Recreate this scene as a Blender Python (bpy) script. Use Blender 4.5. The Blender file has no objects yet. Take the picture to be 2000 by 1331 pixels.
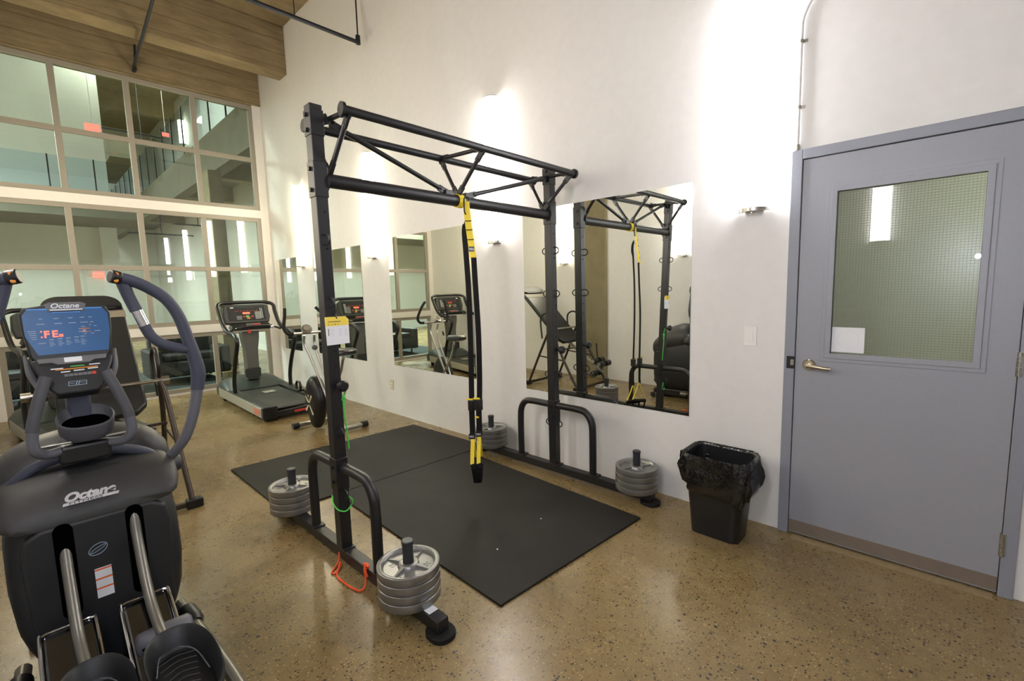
import bpy, bmesh, math, random
from mathutils import Vector, Matrix, Quaternion
random.seed(7)
V = Vector
PI = math.pi
scene = bpy.context.scene
C = scene.collection

# ------------------------------------------------------------------ camera
F_PX = 909.5756
yaw, pitch, roll, CAMH = 0.7625, -0.1110, -0.0261, 1.4775
fwd = V((-math.sin(yaw)*math.cos(pitch), math.cos(yaw)*math.cos(pitch), math.sin(pitch)))
rgt = V((math.cos(yaw), math.sin(yaw), 0))
upv = rgt.cross(fwd)
r2 = math.cos(roll)*rgt + math.sin(roll)*upv
u2 = -math.sin(roll)*rgt + math.cos(roll)*upv
cam_d = bpy.data.cameras.new('camera')
cam = bpy.data.objects.new('camera', cam_d)
C.objects.link(cam)
cam.matrix_world = Matrix(((r2.x, u2.x, -fwd.x, 0), (r2.y, u2.y, -fwd.y, 0), (r2.z, u2.z, -fwd.z, CAMH), (0, 0, 0, 1)))
cam_d.sensor_width = 36.0
cam_d.sensor_fit = 'HORIZONTAL'
cam_d.lens = F_PX*36.0/2000.0
cam_d.clip_start = 0.02
cam_d.clip_end = 200
scene.camera = cam

# ------------------------------------------------------------------ world, exposure
w = bpy.data.worlds.new('world')
scene.world = w
w.use_nodes = True
w.node_tree.nodes['Background'].inputs[0].default_value = (0.010, 0.011, 0.012, 1)
w.node_tree.nodes['Background'].inputs[1].default_value = 1.0
scene.view_settings.view_transform = 'Standard'
scene.view_settings.look = 'None'
scene.view_settings.exposure = 0.75
scene.view_settings.gamma = 1.0
scene.view_settings.use_curve_mapping = False

# the camera's own small flash (its glint shows in the window glass)
fl = bpy.data.lights.new('flash', 'POINT')
fl.energy = 20.0
fl.color = (0.74, 0.82, 1.0)
fl.shadow_soft_size = 0.02
flo = bpy.data.objects.new('flash', fl)
flo.location = (0.12, 0.02, 1.66)
C.objects.link(flo)

SCONCE_E = 22.0
# ------------------------------------------------------------------ materials
def lin(c):
    c = c/255.0
    return c/12.92 if c <= 0.04045 else ((c+0.055)/1.055)**2.4
def rgb(r, g, b): return (lin(r), lin(g), lin(b), 1.0)

def mat(name, col, rough=0.5, metal=0.0, spec=0.5, emit=None, es=0.0, coat=0.0, trans=0.0):
    m = bpy.data.materials.new(name); m.use_nodes = True
    b = m.node_tree.nodes['Principled BSDF']
    b.inputs['Base Color'].default_value = col
    b.inputs['Roughness'].default_value = rough
    b.inputs['Metallic'].default_value = metal
    b.inputs['Specular IOR Level'].default_value = spec
    b.inputs['Coat Weight'].default_value = coat
    b.inputs['Transmission Weight'].default_value = trans
    if emit:
        b.inputs['Emission Color'].default_value = emit
        b.inputs['Emission Strength'].default_value = es
    return m

def nodes(m):
    nt = m.node_tree
    return nt, nt.nodes['Principled BSDF']
def N(nt, t, **kw):
    n = nt.nodes.new(t)
    for k, v in kw.items():
        if k in n.inputs.keys() if hasattr(n.inputs, 'keys') else False:
            n.inputs[k].default_value = v
        else:
            setattr(n, k, v)
    return n
def coords(nt, scale=(1, 1, 1)):
    tc = nt.nodes.new('ShaderNodeNewGeometry')
    mp = nt.nodes.new('ShaderNodeMapping')
    mp.inputs['Scale'].default_value = scale
    nt.links.new(tc.outputs['Position'], mp.inputs['Vector'])
    return mp.outputs['Vector']
def noise(nt, vec, scale, detail=4, rough=0.55):
    n = nt.nodes.new('ShaderNodeTexNoise')
    n.inputs['Scale'].default_value = scale; n.inputs['Detail'].default_value = detail
    n.inputs['Roughness'].default_value = rough
    nt.links.new(vec, n.inputs['Vector'])
    return n.outputs['Fac']
def ramp(nt, fac, stops, interp='LINEAR'):
    r = nt.nodes.new('ShaderNodeValToRGB'); cr = r.color_ramp; cr.interpolation = interp
    while len(cr.elements) < len(stops): cr.elements.new(0.5)
    for e, (p, c) in zip(cr.elements, stops):
        e.position = p; e.color = c
    nt.links.new(fac, r.inputs['Fac'])
    return r.outputs['Color']
def mix(nt, fac, a, b, mode='MIX'):
    n = nt.nodes.new('ShaderNodeMix'); n.data_type = 'RGBA'; n.blend_type = mode
    for s, v in ((0, fac), (6, a), (7, b)):
        if isinstance(v, (int, float)): n.inputs[s].default_value = v
        elif isinstance(v, tuple): n.inputs[s].default_value = v
        else: nt.links.new(v, n.inputs[s])
    return n.outputs[2]
def bump(nt, b, h, strength=0.2, dist=0.01):
    n = nt.nodes.new('ShaderNodeBump'); n.inputs['Strength'].default_value = strength
    n.inputs['Distance'].default_value = dist
    nt.links.new(h, n.inputs['Height']); nt.links.new(n.outputs['Normal'], b.inputs['Normal'])
W4 = lambda x: (x, x, x, 1)

def m_wall(name, col, stain=0.10):
    m = mat(name, col, 0.62, spec=0.3); nt, b = nodes(m)
    v = coords(nt); n1 = noise(nt, coords(nt, (0.55, 0.55, 0.22)), 3.0, 5)
    f = ramp(nt, n1, [(0.42, W4(0)), (0.75, W4(1))])
    c = mix(nt, f, col, tuple([x*(1-stain) for x in col[:3]])+(1,))
    n2 = noise(nt, v, 14, 3)
    c = mix(nt, 0.06, c, ramp(nt, n2, [(0.3, W4(0.35)), (0.7, W4(1))]), 'MULTIPLY')
    nt.links.new(c, b.inputs['Base Color'])
    bump(nt, b, noise(nt, v, 160, 2), 0.06, 0.003)
    return m
WALL = m_wall('wall_paint', rgb(226, 223, 219), 0.05)
WALLW = m_wall('wall_paint_atrium', rgb(216, 214, 204), 0.05)

def m_floor():
    m = mat('polished_concrete', rgb(130, 112, 82), 0.2, spec=0.5); nt, b = nodes(m)
    v = coords(nt)
    big = noise(nt, v, 1.3, 5, 0.55); mid = noise(nt, v, 14, 6, 0.65)
    c = ramp(nt, big, [(0.30, rgb(122, 101, 63)), (0.50, rgb(138, 117, 77)), (0.72, rgb(156, 136, 96))])
    c = mix(nt, 0.35, c, ramp(nt, mid, [(0.3, W4(0.45)), (0.7, W4(1.0))]), 'MULTIPLY')
    # aggregate
    def specks(scale, thr, colr, c, fac, seed):
        vo = nt.nodes.new('ShaderNodeTexVoronoi'); vo.inputs['Scale'].default_value = scale
        mp = coords(nt, (1, 1, 1)); ad = nt.nodes.new('ShaderNodeVectorMath'); ad.operation = 'ADD'
        ad.inputs[1].default_value = (seed, seed*1.7, 0)
        nt.links.new(mp, ad.inputs[0]); nt.links.new(ad.outputs[0], vo.inputs['Vector'])
        d = ramp(nt, vo.outputs['Distance'], [(0.20, W4(1)), (0.34, W4(0))])
        sep = nt.nodes.new('ShaderNodeSeparateColor'); nt.links.new(vo.outputs['Color'], sep.inputs[0])
        k = ramp(nt, sep.outputs[0], [(thr, W4(0)), (thr+0.01, W4(1))])
        f = mix(nt, 1.0, d, k, 'MULTIPLY')
        f2 = mix(nt, 1.0, f, W4(fac), 'MULTIPLY')
        return mix(nt, f2, c, colr)
    c = specks(115, 0.5, rgb(72, 54, 34), c, 0.75, 1.0)
    c = specks(66, 0.62, rgb(34, 30, 32), c, 0.95, 4.3)
    c = specks(85, 0.72, rgb(196, 170, 116), c, 0.6, 9.1)
    c = specks(60, 0.84, rgb(112, 62, 34), c, 0.7, 15.7)
    c = specks(38, 0.93, rgb(40, 36, 38), c, 0.9, 22.7)
    nt.links.new(c, b.inputs['Base Color'])
    r = ramp(nt, noise(nt, v, 2.3, 5), [(0.3, W4(0.20)), (0.7, W4(0.36))])
    nt.links.new(r, b.inputs['Roughness'])
    bump(nt, b, noise(nt, v, 5, 3), 0.05, 0.01)
    return m
FLOOR = m_floor()

def m_formed(name, cols, pitch_m=0.19):
    m = mat(name, cols[1], 0.8, spec=0.2); nt, b = nodes(m)
    g = nt.nodes.new('ShaderNodeNewGeometry')
    sep = nt.nodes.new('ShaderNodeSeparateXYZ'); nt.links.new(g.outputs['Position'], sep.inputs[0])
    grain = noise(nt, coords(nt, (2.2, 1.2, 9)), 2.2, 8, 0.7)
    c = ramp(nt, grain, [(0.25, cols[0]), (0.5, cols[1]), (0.8, cols[2])])
    c = mix(nt, 0.45, c, ramp(nt, noise(nt, coords(nt, (1, 1, 1)), 2.5, 5), [(0.3, W4(0.45)), (0.75, W4(1))]), 'MULTIPLY')
    wob = nt.nodes.new('ShaderNodeMath'); wob.operation = 'MULTIPLY_ADD'
    nt.links.new(noise(nt, coords(nt, (1, 1, 1)), 2.0, 2), wob.inputs[0]); wob.inputs[1].default_value = 0.02
    nt.links.new(sep.outputs[2], wob.inputs[2])
    fr = nt.nodes.new('ShaderNodeMath'); fr.operation = 'PINGPONG'; fr.inputs[1].default_value = pitch_m/2
    nt.links.new(wob.outputs[0], fr.inputs[0])
    ln = ramp(nt, fr.outputs[0], [(0.0, W4(0.55)), (0.004, W4(0.72)), (0.009, W4(1))])
    c = mix(nt, 0.9, c, ln, 'MULTIPLY')
    nt.links.new(c, b.inputs['Base Color'])
    bump(nt, b, grain, 0.5, 0.01)
    return m
def m_noisy(name, col, rough, metal=0.0, amt=0.25, scale=60, bs=0.1, spec=0.5, coat=0.0):
    m = mat(name, col, rough, metal, spec, coat=coat); nt, b = nodes(m)
    n = noise(nt, coords(nt), scale, 4)
    c = mix(nt, n, tuple(x*(1-amt) for x in col[:3])+(1,), tuple(min(1, x*(1+amt)) for x in col[:3])+(1,))
    nt.links.new(c, b.inputs['Base Color'])
    if bs: bump(nt, b, n, bs, 0.002)
    return m
FORMED = m_formed('board_formed_concrete', (rgb(124, 108, 80), rgb(144, 127, 96), rgb(166, 149, 116)))
CONC = m_noisy('rough_concrete', rgb(136, 126, 100), 0.85, 0.0, 0.28, 5, 0.4, spec=0.2)
GREYCONC = m_noisy('grey_concrete', rgb(112, 108, 92), 0.85, 0.0, 0.3, 3, 0.4, spec=0.2)

FRAME = m_noisy('window_frame_paint', rgb(146, 139, 127), 0.45, 0.0, 0.05, 8, 0.0)
DOORP = m_noisy('door_paint', rgb(146, 147, 154), 0.42, 0.0, 0.05, 90, 0.06)
DOORF = m_noisy('door_frame_paint', rgb(136, 138, 147), 0.42, 0.0, 0.05, 90, 0.06)
BLACK = m_noisy('black_powder_coat', rgb(27, 26, 27), 0.42, 0.0, 0.15, 200, 0.05)
BLACKP = m_noisy('black_plastic', rgb(20, 20, 21), 0.38, 0.0, 0.12, 120, 0.03)
RUBBER = m_noisy('black_rubber', rgb(28, 27, 25), 0.7, 0.0, 0.3, 150, 0.25, spec=0.25)
def m_mat():
    m = mat('rubber_mat', rgb(34, 32, 28), 0.62, spec=0.3); nt, b = nodes(m)
    n = noise(nt, coords(nt), 3, 4)
    c = ramp(nt, n, [(0.3, rgb(25, 23, 20)), (0.7, rgb(35, 32, 27))])
    nt.links.new(c, b.inputs['Base Color'])
    ck = nt.nodes.new('ShaderNodeTexVoronoi'); ck.inputs['Scale'].default_value = 75; ck.inputs['Randomness'].default_value = 0.15
    nt.links.new(coords(nt), ck.inputs['Vector'])
    bump(nt, b, ck.outputs['Distance'], 0.5, 0.004)
    return m
MATR = m_mat()
PLATE = m_noisy('silver_plate_paint', rgb(138, 137, 134), 0.34, 0.6, 0.15, 45, 0.15)
CHROME = mat('chrome', rgb(210, 210, 212), 0.12, 1.0)
STEEL = m_noisy('brushed_steel', rgb(176, 172, 162), 0.28, 1.0, 0.08, 40, 0.0)
HANDLE_M = mat('satin_nickel', rgb(184, 172, 146), 0.28, 1.0)
KICK = m_noisy('kick_strip', rgb(132, 120, 108), 0.5, 0.4, 0.1, 20, 0.0)
KNURL = m_noisy('worn_black_sleeve', rgb(62, 62, 66), 0.4, 0.5, 0.35, 90, 0.3)
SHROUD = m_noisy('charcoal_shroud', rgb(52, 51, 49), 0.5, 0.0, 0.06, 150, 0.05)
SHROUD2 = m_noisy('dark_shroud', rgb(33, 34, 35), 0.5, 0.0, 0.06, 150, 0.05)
GRIP = m_noisy('blue_grey_grip', rgb(58, 61, 76), 0.55, 0.0, 0.06, 150, 0.05)
GRIP2 = m_noisy('grey_grip', rgb(74, 74, 78), 0.6, 0.0, 0.06, 150, 0.05)
ARMG = m_noisy('arm_grey', rgb(92, 92, 98), 0.45, 0.0, 0.05, 80, 0.0)
CONSG = m_noisy('console_grey', rgb(104, 104, 106), 0.5, 0.0, 0.05, 80, 0.0)
TUBEG = m_noisy('grey_tube_paint', rgb(126, 122, 112), 0.32, 0.55, 0.05, 80, 0.0)
BLUE = m_noisy('console_blue', rgb(38, 92, 146), 0.35, 0.0, 0.08, 3, 0.0)
LIGHTBLUE = mat('console_blue_edge', rgb(90, 160, 235), 0.3)
WHITEP = mat('white_print', rgb(225, 228, 232), 0.5)
GREYP = mat('grey_print', rgb(150, 170, 190), 0.5)
ORANGE = mat('orange_print', rgb(214, 134, 40), 0.45)
GREENP = mat('green_print', rgb(96, 180, 80), 0.45)
LED = mat('red_led', rgb(255, 60, 40), 0.4, emit=(1.0, 0.085, 0.04, 1), es=2.0)
EXITR = mat('exit_red', rgb(230, 50, 40), 0.4, emit=(1.0, 0.09, 0.06, 1), es=3.0)
YELLOW = m_noisy('yellow_webbing', rgb(236, 208, 50), 0.6, 0.0, 0.10, 300, 0.2)
BWEB = m_noisy('black_webbing', rgb(22, 21, 20), 0.75, 0.0, 0.2, 300, 0.3, spec=0.2)
GREEN = m_noisy('green_elastic', rgb(84, 200, 80), 0.5, 0.0, 0.1, 100, 0.0)
CORD = m_noisy('orange_cord', rgb(232, 86, 34), 0.55, 0.0, 0.15, 200, 0.1)
PAPER = m_noisy('paper', rgb(226, 226, 228), 0.7, 0.0, 0.02, 30, 0.0)
CARDY = mat('yellow_card', rgb(240, 212, 84), 0.5)
VINYL = m_noisy('black_vinyl', rgb(30, 32, 32), 0.42, 0.0, 0.1, 60, 0.08)
BEIGE = m_noisy('beige_vinyl', rgb(126, 118, 100), 0.5, 0.0, 0.08, 60, 0.05)
BROWNST = m_noisy('dark_brown_steel', rgb(62, 52, 44), 0.4, 0.4, 0.1, 60, 0.0)
SILV = m_noisy('silver_tube', rgb(176, 174, 168), 0.28, 0.9, 0.05, 60, 0.0)
TMSIDE = m_noisy('treadmill_side', rgb(178, 174, 160), 0.4, 0.3, 0.06, 30, 0.0)
TMDARK = m_noisy('treadmill_dark', rgb(44, 48, 44), 0.45, 0.0, 0.1, 40, 0.03)
BELT = m_noisy('running_belt', rgb(52, 54, 50), 0.55, 0.0, 0.2, 120, 0.1)
MASTG = m_noisy('treadmill_mast', rgb(98, 96, 90), 0.42, 0.2, 0.06, 20, 0.0)
REDP = mat('red_print', rgb(206, 60, 44), 0.5)
PIPE = m_noisy('black_pipe', rgb(40, 42, 46), 0.45, 0.4, 0.15, 40, 0.0)
CONDUIT = mat('white_conduit', rgb(226, 224, 222), 0.4)
PLASW = mat('white_plastic', rgb(232, 230, 224), 0.4)
SOFA = m_noisy('dark_sofa', rgb(21, 23, 24), 0.6, 0.0, 0.15, 30, 0.05)
STRIKE = mat('black_strike', rgb(18, 17, 20), 0.4)
GROUNDTEAL = mat('grey_rug', rgb(90, 104, 104), 0.9)

def m_bag():
    m = mat('black_bin_liner', rgb(12, 12, 12), 0.16, spec=0.7); nt, b = nodes(m)
    n = noise(nt, coords(nt, (1, 1, 1.0)), 13, 3, 0.6)
    bump(nt, b, n, 0.6, 0.03)
    return m
BAG = m_bag()

def m_mirror():
    m = mat('mirror_silver', (0.84, 0.86, 0.80, 1), 0.0, 1.0)
    return m
MIRROR = m_mirror()

def m_glass(name, tint=(0.86, 0.92, 0.88, 1), wires=False, ior=1.5, refl=1.0):
    m = bpy.data.materials.new(name); m.use_nodes = True
    nt = m.node_tree; nt.nodes.clear()
    out = nt.nodes.new('ShaderNodeOutputMaterial')
    tr = nt.nodes.new('ShaderNodeBsdfTransparent'); tr.inputs[0].default_value = tint
    gl = nt.nodes.new('ShaderNodeBsdfGlossy'); gl.inputs['Roughness'].default_value = 0.0
    gl.inputs['Color'].default_value = (refl, refl, refl, 1)
    fr = nt.nodes.new('ShaderNodeFresnel')
    ge = nt.nodes.new('ShaderNodeNewGeometry'); mr = nt.nodes.new('ShaderNodeMapRange')
    mr.inputs['To Min'].default_value = ior; mr.inputs['To Max'].default_value = 1.0/ior   # same reflectance on both faces of the pane
    nt.links.new(ge.outputs['Backfacing'], mr.inputs['Value']); nt.links.new(mr.outputs[0], fr.inputs['IOR'])
    mx = nt.nodes.new('ShaderNodeMixShader')
    nt.links.new(fr.outputs[0], mx.inputs[0]); nt.links.new(tr.outputs[0], mx.inputs[1]); nt.links.new(gl.outputs[0], mx.inputs[2])
    last = mx
    if wires:
        g = nt.nodes.new('ShaderNodeNewGeometry'); sp = nt.nodes.new('ShaderNodeSeparateXYZ')
        nt.links.new(g.outputs['Position'], sp.inputs[0])
        ms = []
        for i in (0, 2):
            pp = nt.nodes.new('ShaderNodeMath'); pp.operation = 'PINGPONG'; pp.inputs[1].default_value = 0.0063
            nt.links.new(sp.outputs[i], pp.inputs[0])
            ls = nt.nodes.new('ShaderNodeMath'); ls.operation = 'LESS_THAN'; ls.inputs[1].default_value = 0.00045
            nt.links.new(pp.outputs[0], ls.inputs[0]); ms.append(ls)
        mxm = nt.nodes.new('ShaderNodeMath'); mxm.operation = 'MAXIMUM'
        nt.links.new(ms[0].outputs[0], mxm.inputs[0]); nt.links.new(ms[1].outputs[0], mxm.inputs[1])
        df = nt.nodes.new('ShaderNodeBsdfDiffuse'); df.inputs[0].default_value = rgb(136, 138, 118)
        m2 = nt.nodes.new('ShaderNodeMixShader')
        nt.links.new(mxm.outputs[0], m2.inputs[0]); nt.links.new(mx.outputs[0], m2.inputs[1]); nt.links.new(df.outputs[0], m2.inputs[2])
        last = m2
    nt.links.new(last.outputs[0], out.inputs[0])
    return m
GLASS = m_glass('window_glass', (0.90, 0.96, 0.93, 1), ior=1.55)
WIREGLASS = m_glass('wired_glass', (0.88, 0.90, 0.86, 1), True)
BALGLASS = m_glass('balustrade_glass', (0.86, 0.92, 0.97, 1), ior=1.07)
CLEARP = m_glass('clear_plastic', (0.62, 0.64, 0.66, 1), ior=1.9)

def emis(name, col, s):
    m = bpy.data.materials.new(name); m.use_nodes = True; nt = m.node_tree; nt.nodes.clear()
    o = nt.nodes.new('ShaderNodeOutputMaterial'); e = nt.nodes.new('ShaderNodeEmission')
    e.inputs[0].default_value = col; e.inputs[1].default_value = s
    nt.links.new(e.outputs[0], o.inputs[0]); return m
LAMP = [emis('lamp_warm', (1.0, 0.88, 0.62, 1), SCONCE_E), emis('lamp_warm_soft', (1.0, 0.90, 0.72, 1), SCONCE_E),
        emis('lamp_neutral', (1.0, 0.94, 0.89, 1), SCONCE_E), emis('lamp_white', (0.97, 0.96, 1.0, 1), SCONCE_E)]
LAMPOUT = emis('lamp_atrium', (1.0, 0.90, 0.62, 1), 9.0)

# ------------------------------------------------------------------ mesh builder
WO = {}
def worg(o): return WO.get(o.name, V((0, 0, 0))) if o else V((0, 0, 0))

def catmull(P, n=6, closed=False):
    P = [V(p) for p in P]; out = []
    m = len(P)
    rng = range(m if closed else m-1)
    for i in rng:
        if closed: a, b, c, d = P[(i-1) % m], P[i], P[(i+1) % m], P[(i+2) % m]
        else:
            b, c = P[i], P[i+1]
            a = P[i-1] if i > 0 else b*2-c
            d = P[i+2] if i+2 < m else c*2-b
        for k in range(n):
            t = k/n
            out.append(0.5*((2*b)+(c-a)*t+(2*a-5*b+4*c-d)*t*t+(3*b-a-3*c+d)*t*t*t))
    if not closed: out.append(P[-1])
    return out

class MB:
    def __init__(s): s.v = []; s.f = []
    def add(s, vs, fs):
        o = len(s.v); s.v += [V(p) for p in vs]; s.f += [[i+o for i in f] for f in fs]; return s
    def box(s, x0, x1, y0, y1, z0, z1):
        x0, x1 = sorted((x0, x1)); y0, y1 = sorted((y0, y1)); z0, z1 = sorted((z0, z1))
        vs = [(x0, y0, z0), (x1, y0, z0), (x1, y1, z0), (x0, y1, z0), (x0, y0, z1), (x1, y0, z1), (x1, y1, z1), (x0, y1, z1)]
        return s.add(vs, [[0, 3, 2, 1], [4, 5, 6, 7], [0, 1, 5, 4], [1, 2, 6, 5], [2, 3, 7, 6], [3, 0, 4, 7]])
    def hexa(s, bot, top):
        return s.add(list(bot)+list(top), [[0, 3, 2, 1], [4, 5, 6, 7], [0, 1, 5, 4], [1, 2, 6, 5], [2, 3, 7, 6], [3, 0, 4, 7]])
    def bar(s, p0, p1, w, h, side=None):
        p0, p1 = V(p0), V(p1); d = (p1-p0).normalized()
        a = V(side) if side is not None else (V((0, 0, 1)) if abs(d.z) < 0.9 else V((1, 0, 0)))
        a = (a - d*a.dot(d)).normalized(); b = d.cross(a)
        q = lambda p: [p-a*w/2-b*h/2, p+a*w/2-b*h/2, p+a*w/2+b*h/2, p-a*w/2+b*h/2]
        A, B = q(p0), q(p1)
        return s.add(A+B, [[0, 3, 2, 1], [4, 5, 6, 7], [0, 1, 5, 4], [1, 2, 6, 5], [2, 3, 7, 6], [3, 0, 4, 7]])
    def cyl(s, p0, p1, r0, r1=None, n=20):
        if r1 is None: r1 = r0
        p0, p1 = V(p0), V(p1); d = (p1-p0).normalized()
        a = V((0, 0, 1)) if abs(d.z) < 0.9 else V((1, 0, 0))
        a = (a-d*a.dot(d)).normalized(); b = d.cross(a)
        ring = lambda p, r: [p+a*r*math.cos(2*PI*k/n)+b*r*math.sin(2*PI*k/n) for k in range(n)]
        vs = ring(p0, r0)+ring(p1, r1)
        fs = [[k, (k+1) % n, n+(k+1) % n, n+k] for k in range(n)]+[list(range(n))[::-1], list(range(n, 2*n))]
        return s.add(vs, fs)
    def tube(s, P, r, n=10, closed=False, sub=6, flat=None, smooth=True):
        P = catmull(P, sub, closed) if smooth else [V(p) for p in P]
        m = len(P); R = r if isinstance(r, (list, tuple)) else None
        T = []
        for i in range(m):
            if closed: t = P[(i+1) % m]-P[(i-1) % m]
            else: t = P[min(i+1, m-1)]-P[max(i-1, 0)]
            T.append(t.normalized())
        a = V((0, 0, 1)) if abs(T[0].z) < 0.9 else V((1, 0, 0))
        a = (a-T[0]*a.dot(T[0])).normalized(); rings = []
        for i in range(m):
            if i: a = (a-T[i]*a.dot(T[i])); a = a.normalized() if a.length > 1e-6 else T[i].orthogonal().normalized()
            b = T[i].cross(a)
            if R: k = i/(m-1)*(len(R)-1); j = min(int(k), len(R)-2); rr = R[j]+(R[j+1]-R[j])*(k-j)
            else: rr = r
            fa = flat if flat else 1.0
            rings.append([P[i]+a*rr*math.cos(2*PI*q/n)+b*rr*fa*math.sin(2*PI*q/n) for q in range(n)])
        vs = [p for rg in rings for p in rg]; fs = []
        for i in range(m if closed else m-1):
            j = (i+1) % m
            for q in range(n): fs.append([i*n+q, i*n+(q+1) % n, j*n+(q+1) % n, j*n+q])
        if not closed: fs += [list(range(n))[::-1], list(range((m-1)*n, m*n))]
        return s.add(vs, fs)
    def lathe(s, c, prof, n=40, axis=(0, 0, 1)):
        c = V(c); d = V(axis).normalized(); a = d.orthogonal().normalized(); b = d.cross(a)
        vs = []
        for r, h in prof: vs += [c+d*h+a*r*math.cos(2*PI*k/n)+b*r*math.sin(2*PI*k/n) for k in range(n)]
        fs = []
        for i in range(len(prof)-1):
            for k in range(n): fs.append([i*n+k, i*n+(k+1) % n, (i+1)*n+(k+1) % n, (i+1)*n+k])
        return s.add(vs, fs)
    def prism(s, pts, o, u, v, d):
        """pts 2-D outline in frame (o; u, v), extruded by vector d"""
        o, u, v, d = V(o), V(u), V(v), V(d); n = len(pts)
        A = [o+u*p[0]+v*p[1] for p in pts]; B = [p+d for p in A]
        return s.add(A+B, [list(range(n))[::-1], list(range(n, 2*n))]+[[k, (k+1) % n, n+(k+1) % n, n+k] for k in range(n)])
    def ribbon(s, P, wv, th, nv=None, sub=1):
        """strap: path P, width vector wv, thickness th"""
        P = catmull(P, sub) if sub > 1 else [V(p) for p in P]
        wv = V(wv); m = len(P); vs = []
        for i in range(m):
            t = (P[min(i+1, m-1)]-P[max(i-1, 0)]).normalized(); nn = t.cross(wv).normalized()*th/2
            vs += [P[i]-wv/2-nn, P[i]+wv/2-nn, P[i]+wv/2+nn, P[i]-wv/2+nn]
        fs = []
        for i in range(m-1):
            for q in range(4): fs.append([i*4+q, i*4+(q+1) % 4, (i+1)*4+(q+1) % 4, (i+1)*4+q])
        fs += [[3, 2, 1, 0], [(m-1)*4+k for k in range(4)]]
        return s.add(vs, fs)
    def loft(s, loops, cap=True, closed=True):
        n = len(loops[0]); vs = [p for L in loops for p in L]; fs = []
        for i in range(len(loops)-1):
            for k in range(n if closed else n-1): fs.append([i*n+k, i*n+(k+1) % n, (i+1)*n+(k+1) % n, (i+1)*n+k])
        if cap: fs += [list(range(n))[::-1], list(range((len(loops)-1)*n, len(loops)*n))]
        return s.add(vs, fs)
    def mesh(s, name, m, parent=None, bevel=0, smooth=True, org=None, seg=2, ang=38, label=None):
        xs = [p.x for p in s.v]; ys = [p.y for p in s.v]; zs = [p.z for p in s.v]
        if parent is not None: o0 = worg(parent)
        else: o0 = V(org) if org is not None else V(((min(xs)+max(xs))/2, (min(ys)+max(ys))/2, min(zs)))
        me = bpy.data.meshes.new(name)
        me.from_pydata([p-o0 for p in s.v], [], s.f)
        bm = bmesh.new(); bm.from_mesh(me); bmesh.ops.remove_doubles(bm, verts=bm.verts, dist=1e-6)
        bmesh.ops.recalc_face_normals(bm, faces=bm.faces); bm.to_mesh(me); bm.free()
        me.materials.append(m)
        if smooth:
            for p in me.polygons: p.use_smooth = True
            me.set_sharp_from_angle(angle=math.radians(ang))
        ob = bpy.data.objects.new(name, me); C.objects.link(ob)
        if parent is not None: ob.parent = parent
        else: ob.location = o0
        WO[ob.name] = o0
        if bevel:
            b = ob.modifiers.new('bevel', 'BEVEL'); b.width = bevel; b.segments = seg; b.limit_method = 'ANGLE'; b.angle_limit = math.radians(40)
            b.harden_normals = False
        if label: ob['label'] = label
        return ob

def tag(o, label, cat, group=None):
    o['label'] = label; o['category'] = cat
    if group: o['group'] = group
    return o
def thing(name, loc, label, cat, group=None):
    o = bpy.data.objects.new(name, None); o.empty_display_size = 0.05
    C.objects.link(o); o.location = loc; WO[o.name] = V(loc)
    return tag(o, label, cat, group)
def struct(o): o['kind'] = 'structure'; return o
def copy_tree(o, parent=None):
    c = o.copy(); C.objects.link(c)
    if parent is not None:
        c.parent = parent
    for ch in list(o.children): copy_tree(ch, c)
    return c
def text(name, s, size, m, parent, o, ux, uy, depth=0.001, align='LEFT', shear=0.0, bold=0.0, sx=1.0, thing_org=None):
    cu = bpy.data.curves.new(name, 'FONT'); cu.body = s; cu.size = size; cu.extrude = depth; cu.align_x = align; cu.shear = shear; cu.offset = bold
    tmp = bpy.data.objects.new('tmp', cu); C.objects.link(tmp)
    dg = bpy.context.evaluated_depsgraph_get(); dg.update()
    me = bpy.data.meshes.new_from_object(tmp.evaluated_get(dg))
    bpy.data.objects.remove(tmp)
    ux = V(ux).normalized(); uy = V(uy); uy = (uy-ux*uy.dot(ux)).normalized(); uz = ux.cross(uy)
    o = V(o); po = worg(parent)
    for vv in me.vertices:
        c = vv.co; vv.co = o + ux*c.x*sx + uy*c.y + uz*c.z - po
    me.materials.clear(); me.materials.append(m); me.name = name
    ob = bpy.data.objects.new(name, me); C.objects.link(ob)
    if parent is not None: ob.parent = parent
    WO[ob.name] = po
    return ob
def rrect(w, h, r, n=5):
    pts = []
    for cx, cy, a0 in ((w/2-r, h/2-r, 0), (-w/2+r, h/2-r, 90), (-w/2+r, -h/2+r, 180), (w/2-r, -h/2+r, 270)):
        for k in range(n+1):
            a = math.radians(a0+90*k/n); pts.append((cx+r*math.cos(a), cy+r*math.sin(a)))
    return pts
X, Y, Z = V((1, 0, 0)), V((0, 1, 0)), V((0, 0, 1))
# ================================================================== ROOM SHELL
D = 3.0085; L = -8.4455; OPP = -0.35; CEIL = 5.33; RX = 3.2
struct(MB().box(L-0.12, RX, OPP-0.1, D+0.1, -0.12, 0).mesh('floor', FLOOR, smooth=False, org=(0, 0, 0)))
struct(MB().box(L-0.2, RX+0.1, OPP-0.1, D+0.1, CEIL, CEIL+0.2).mesh('ceiling', FORMED, smooth=False))
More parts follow.
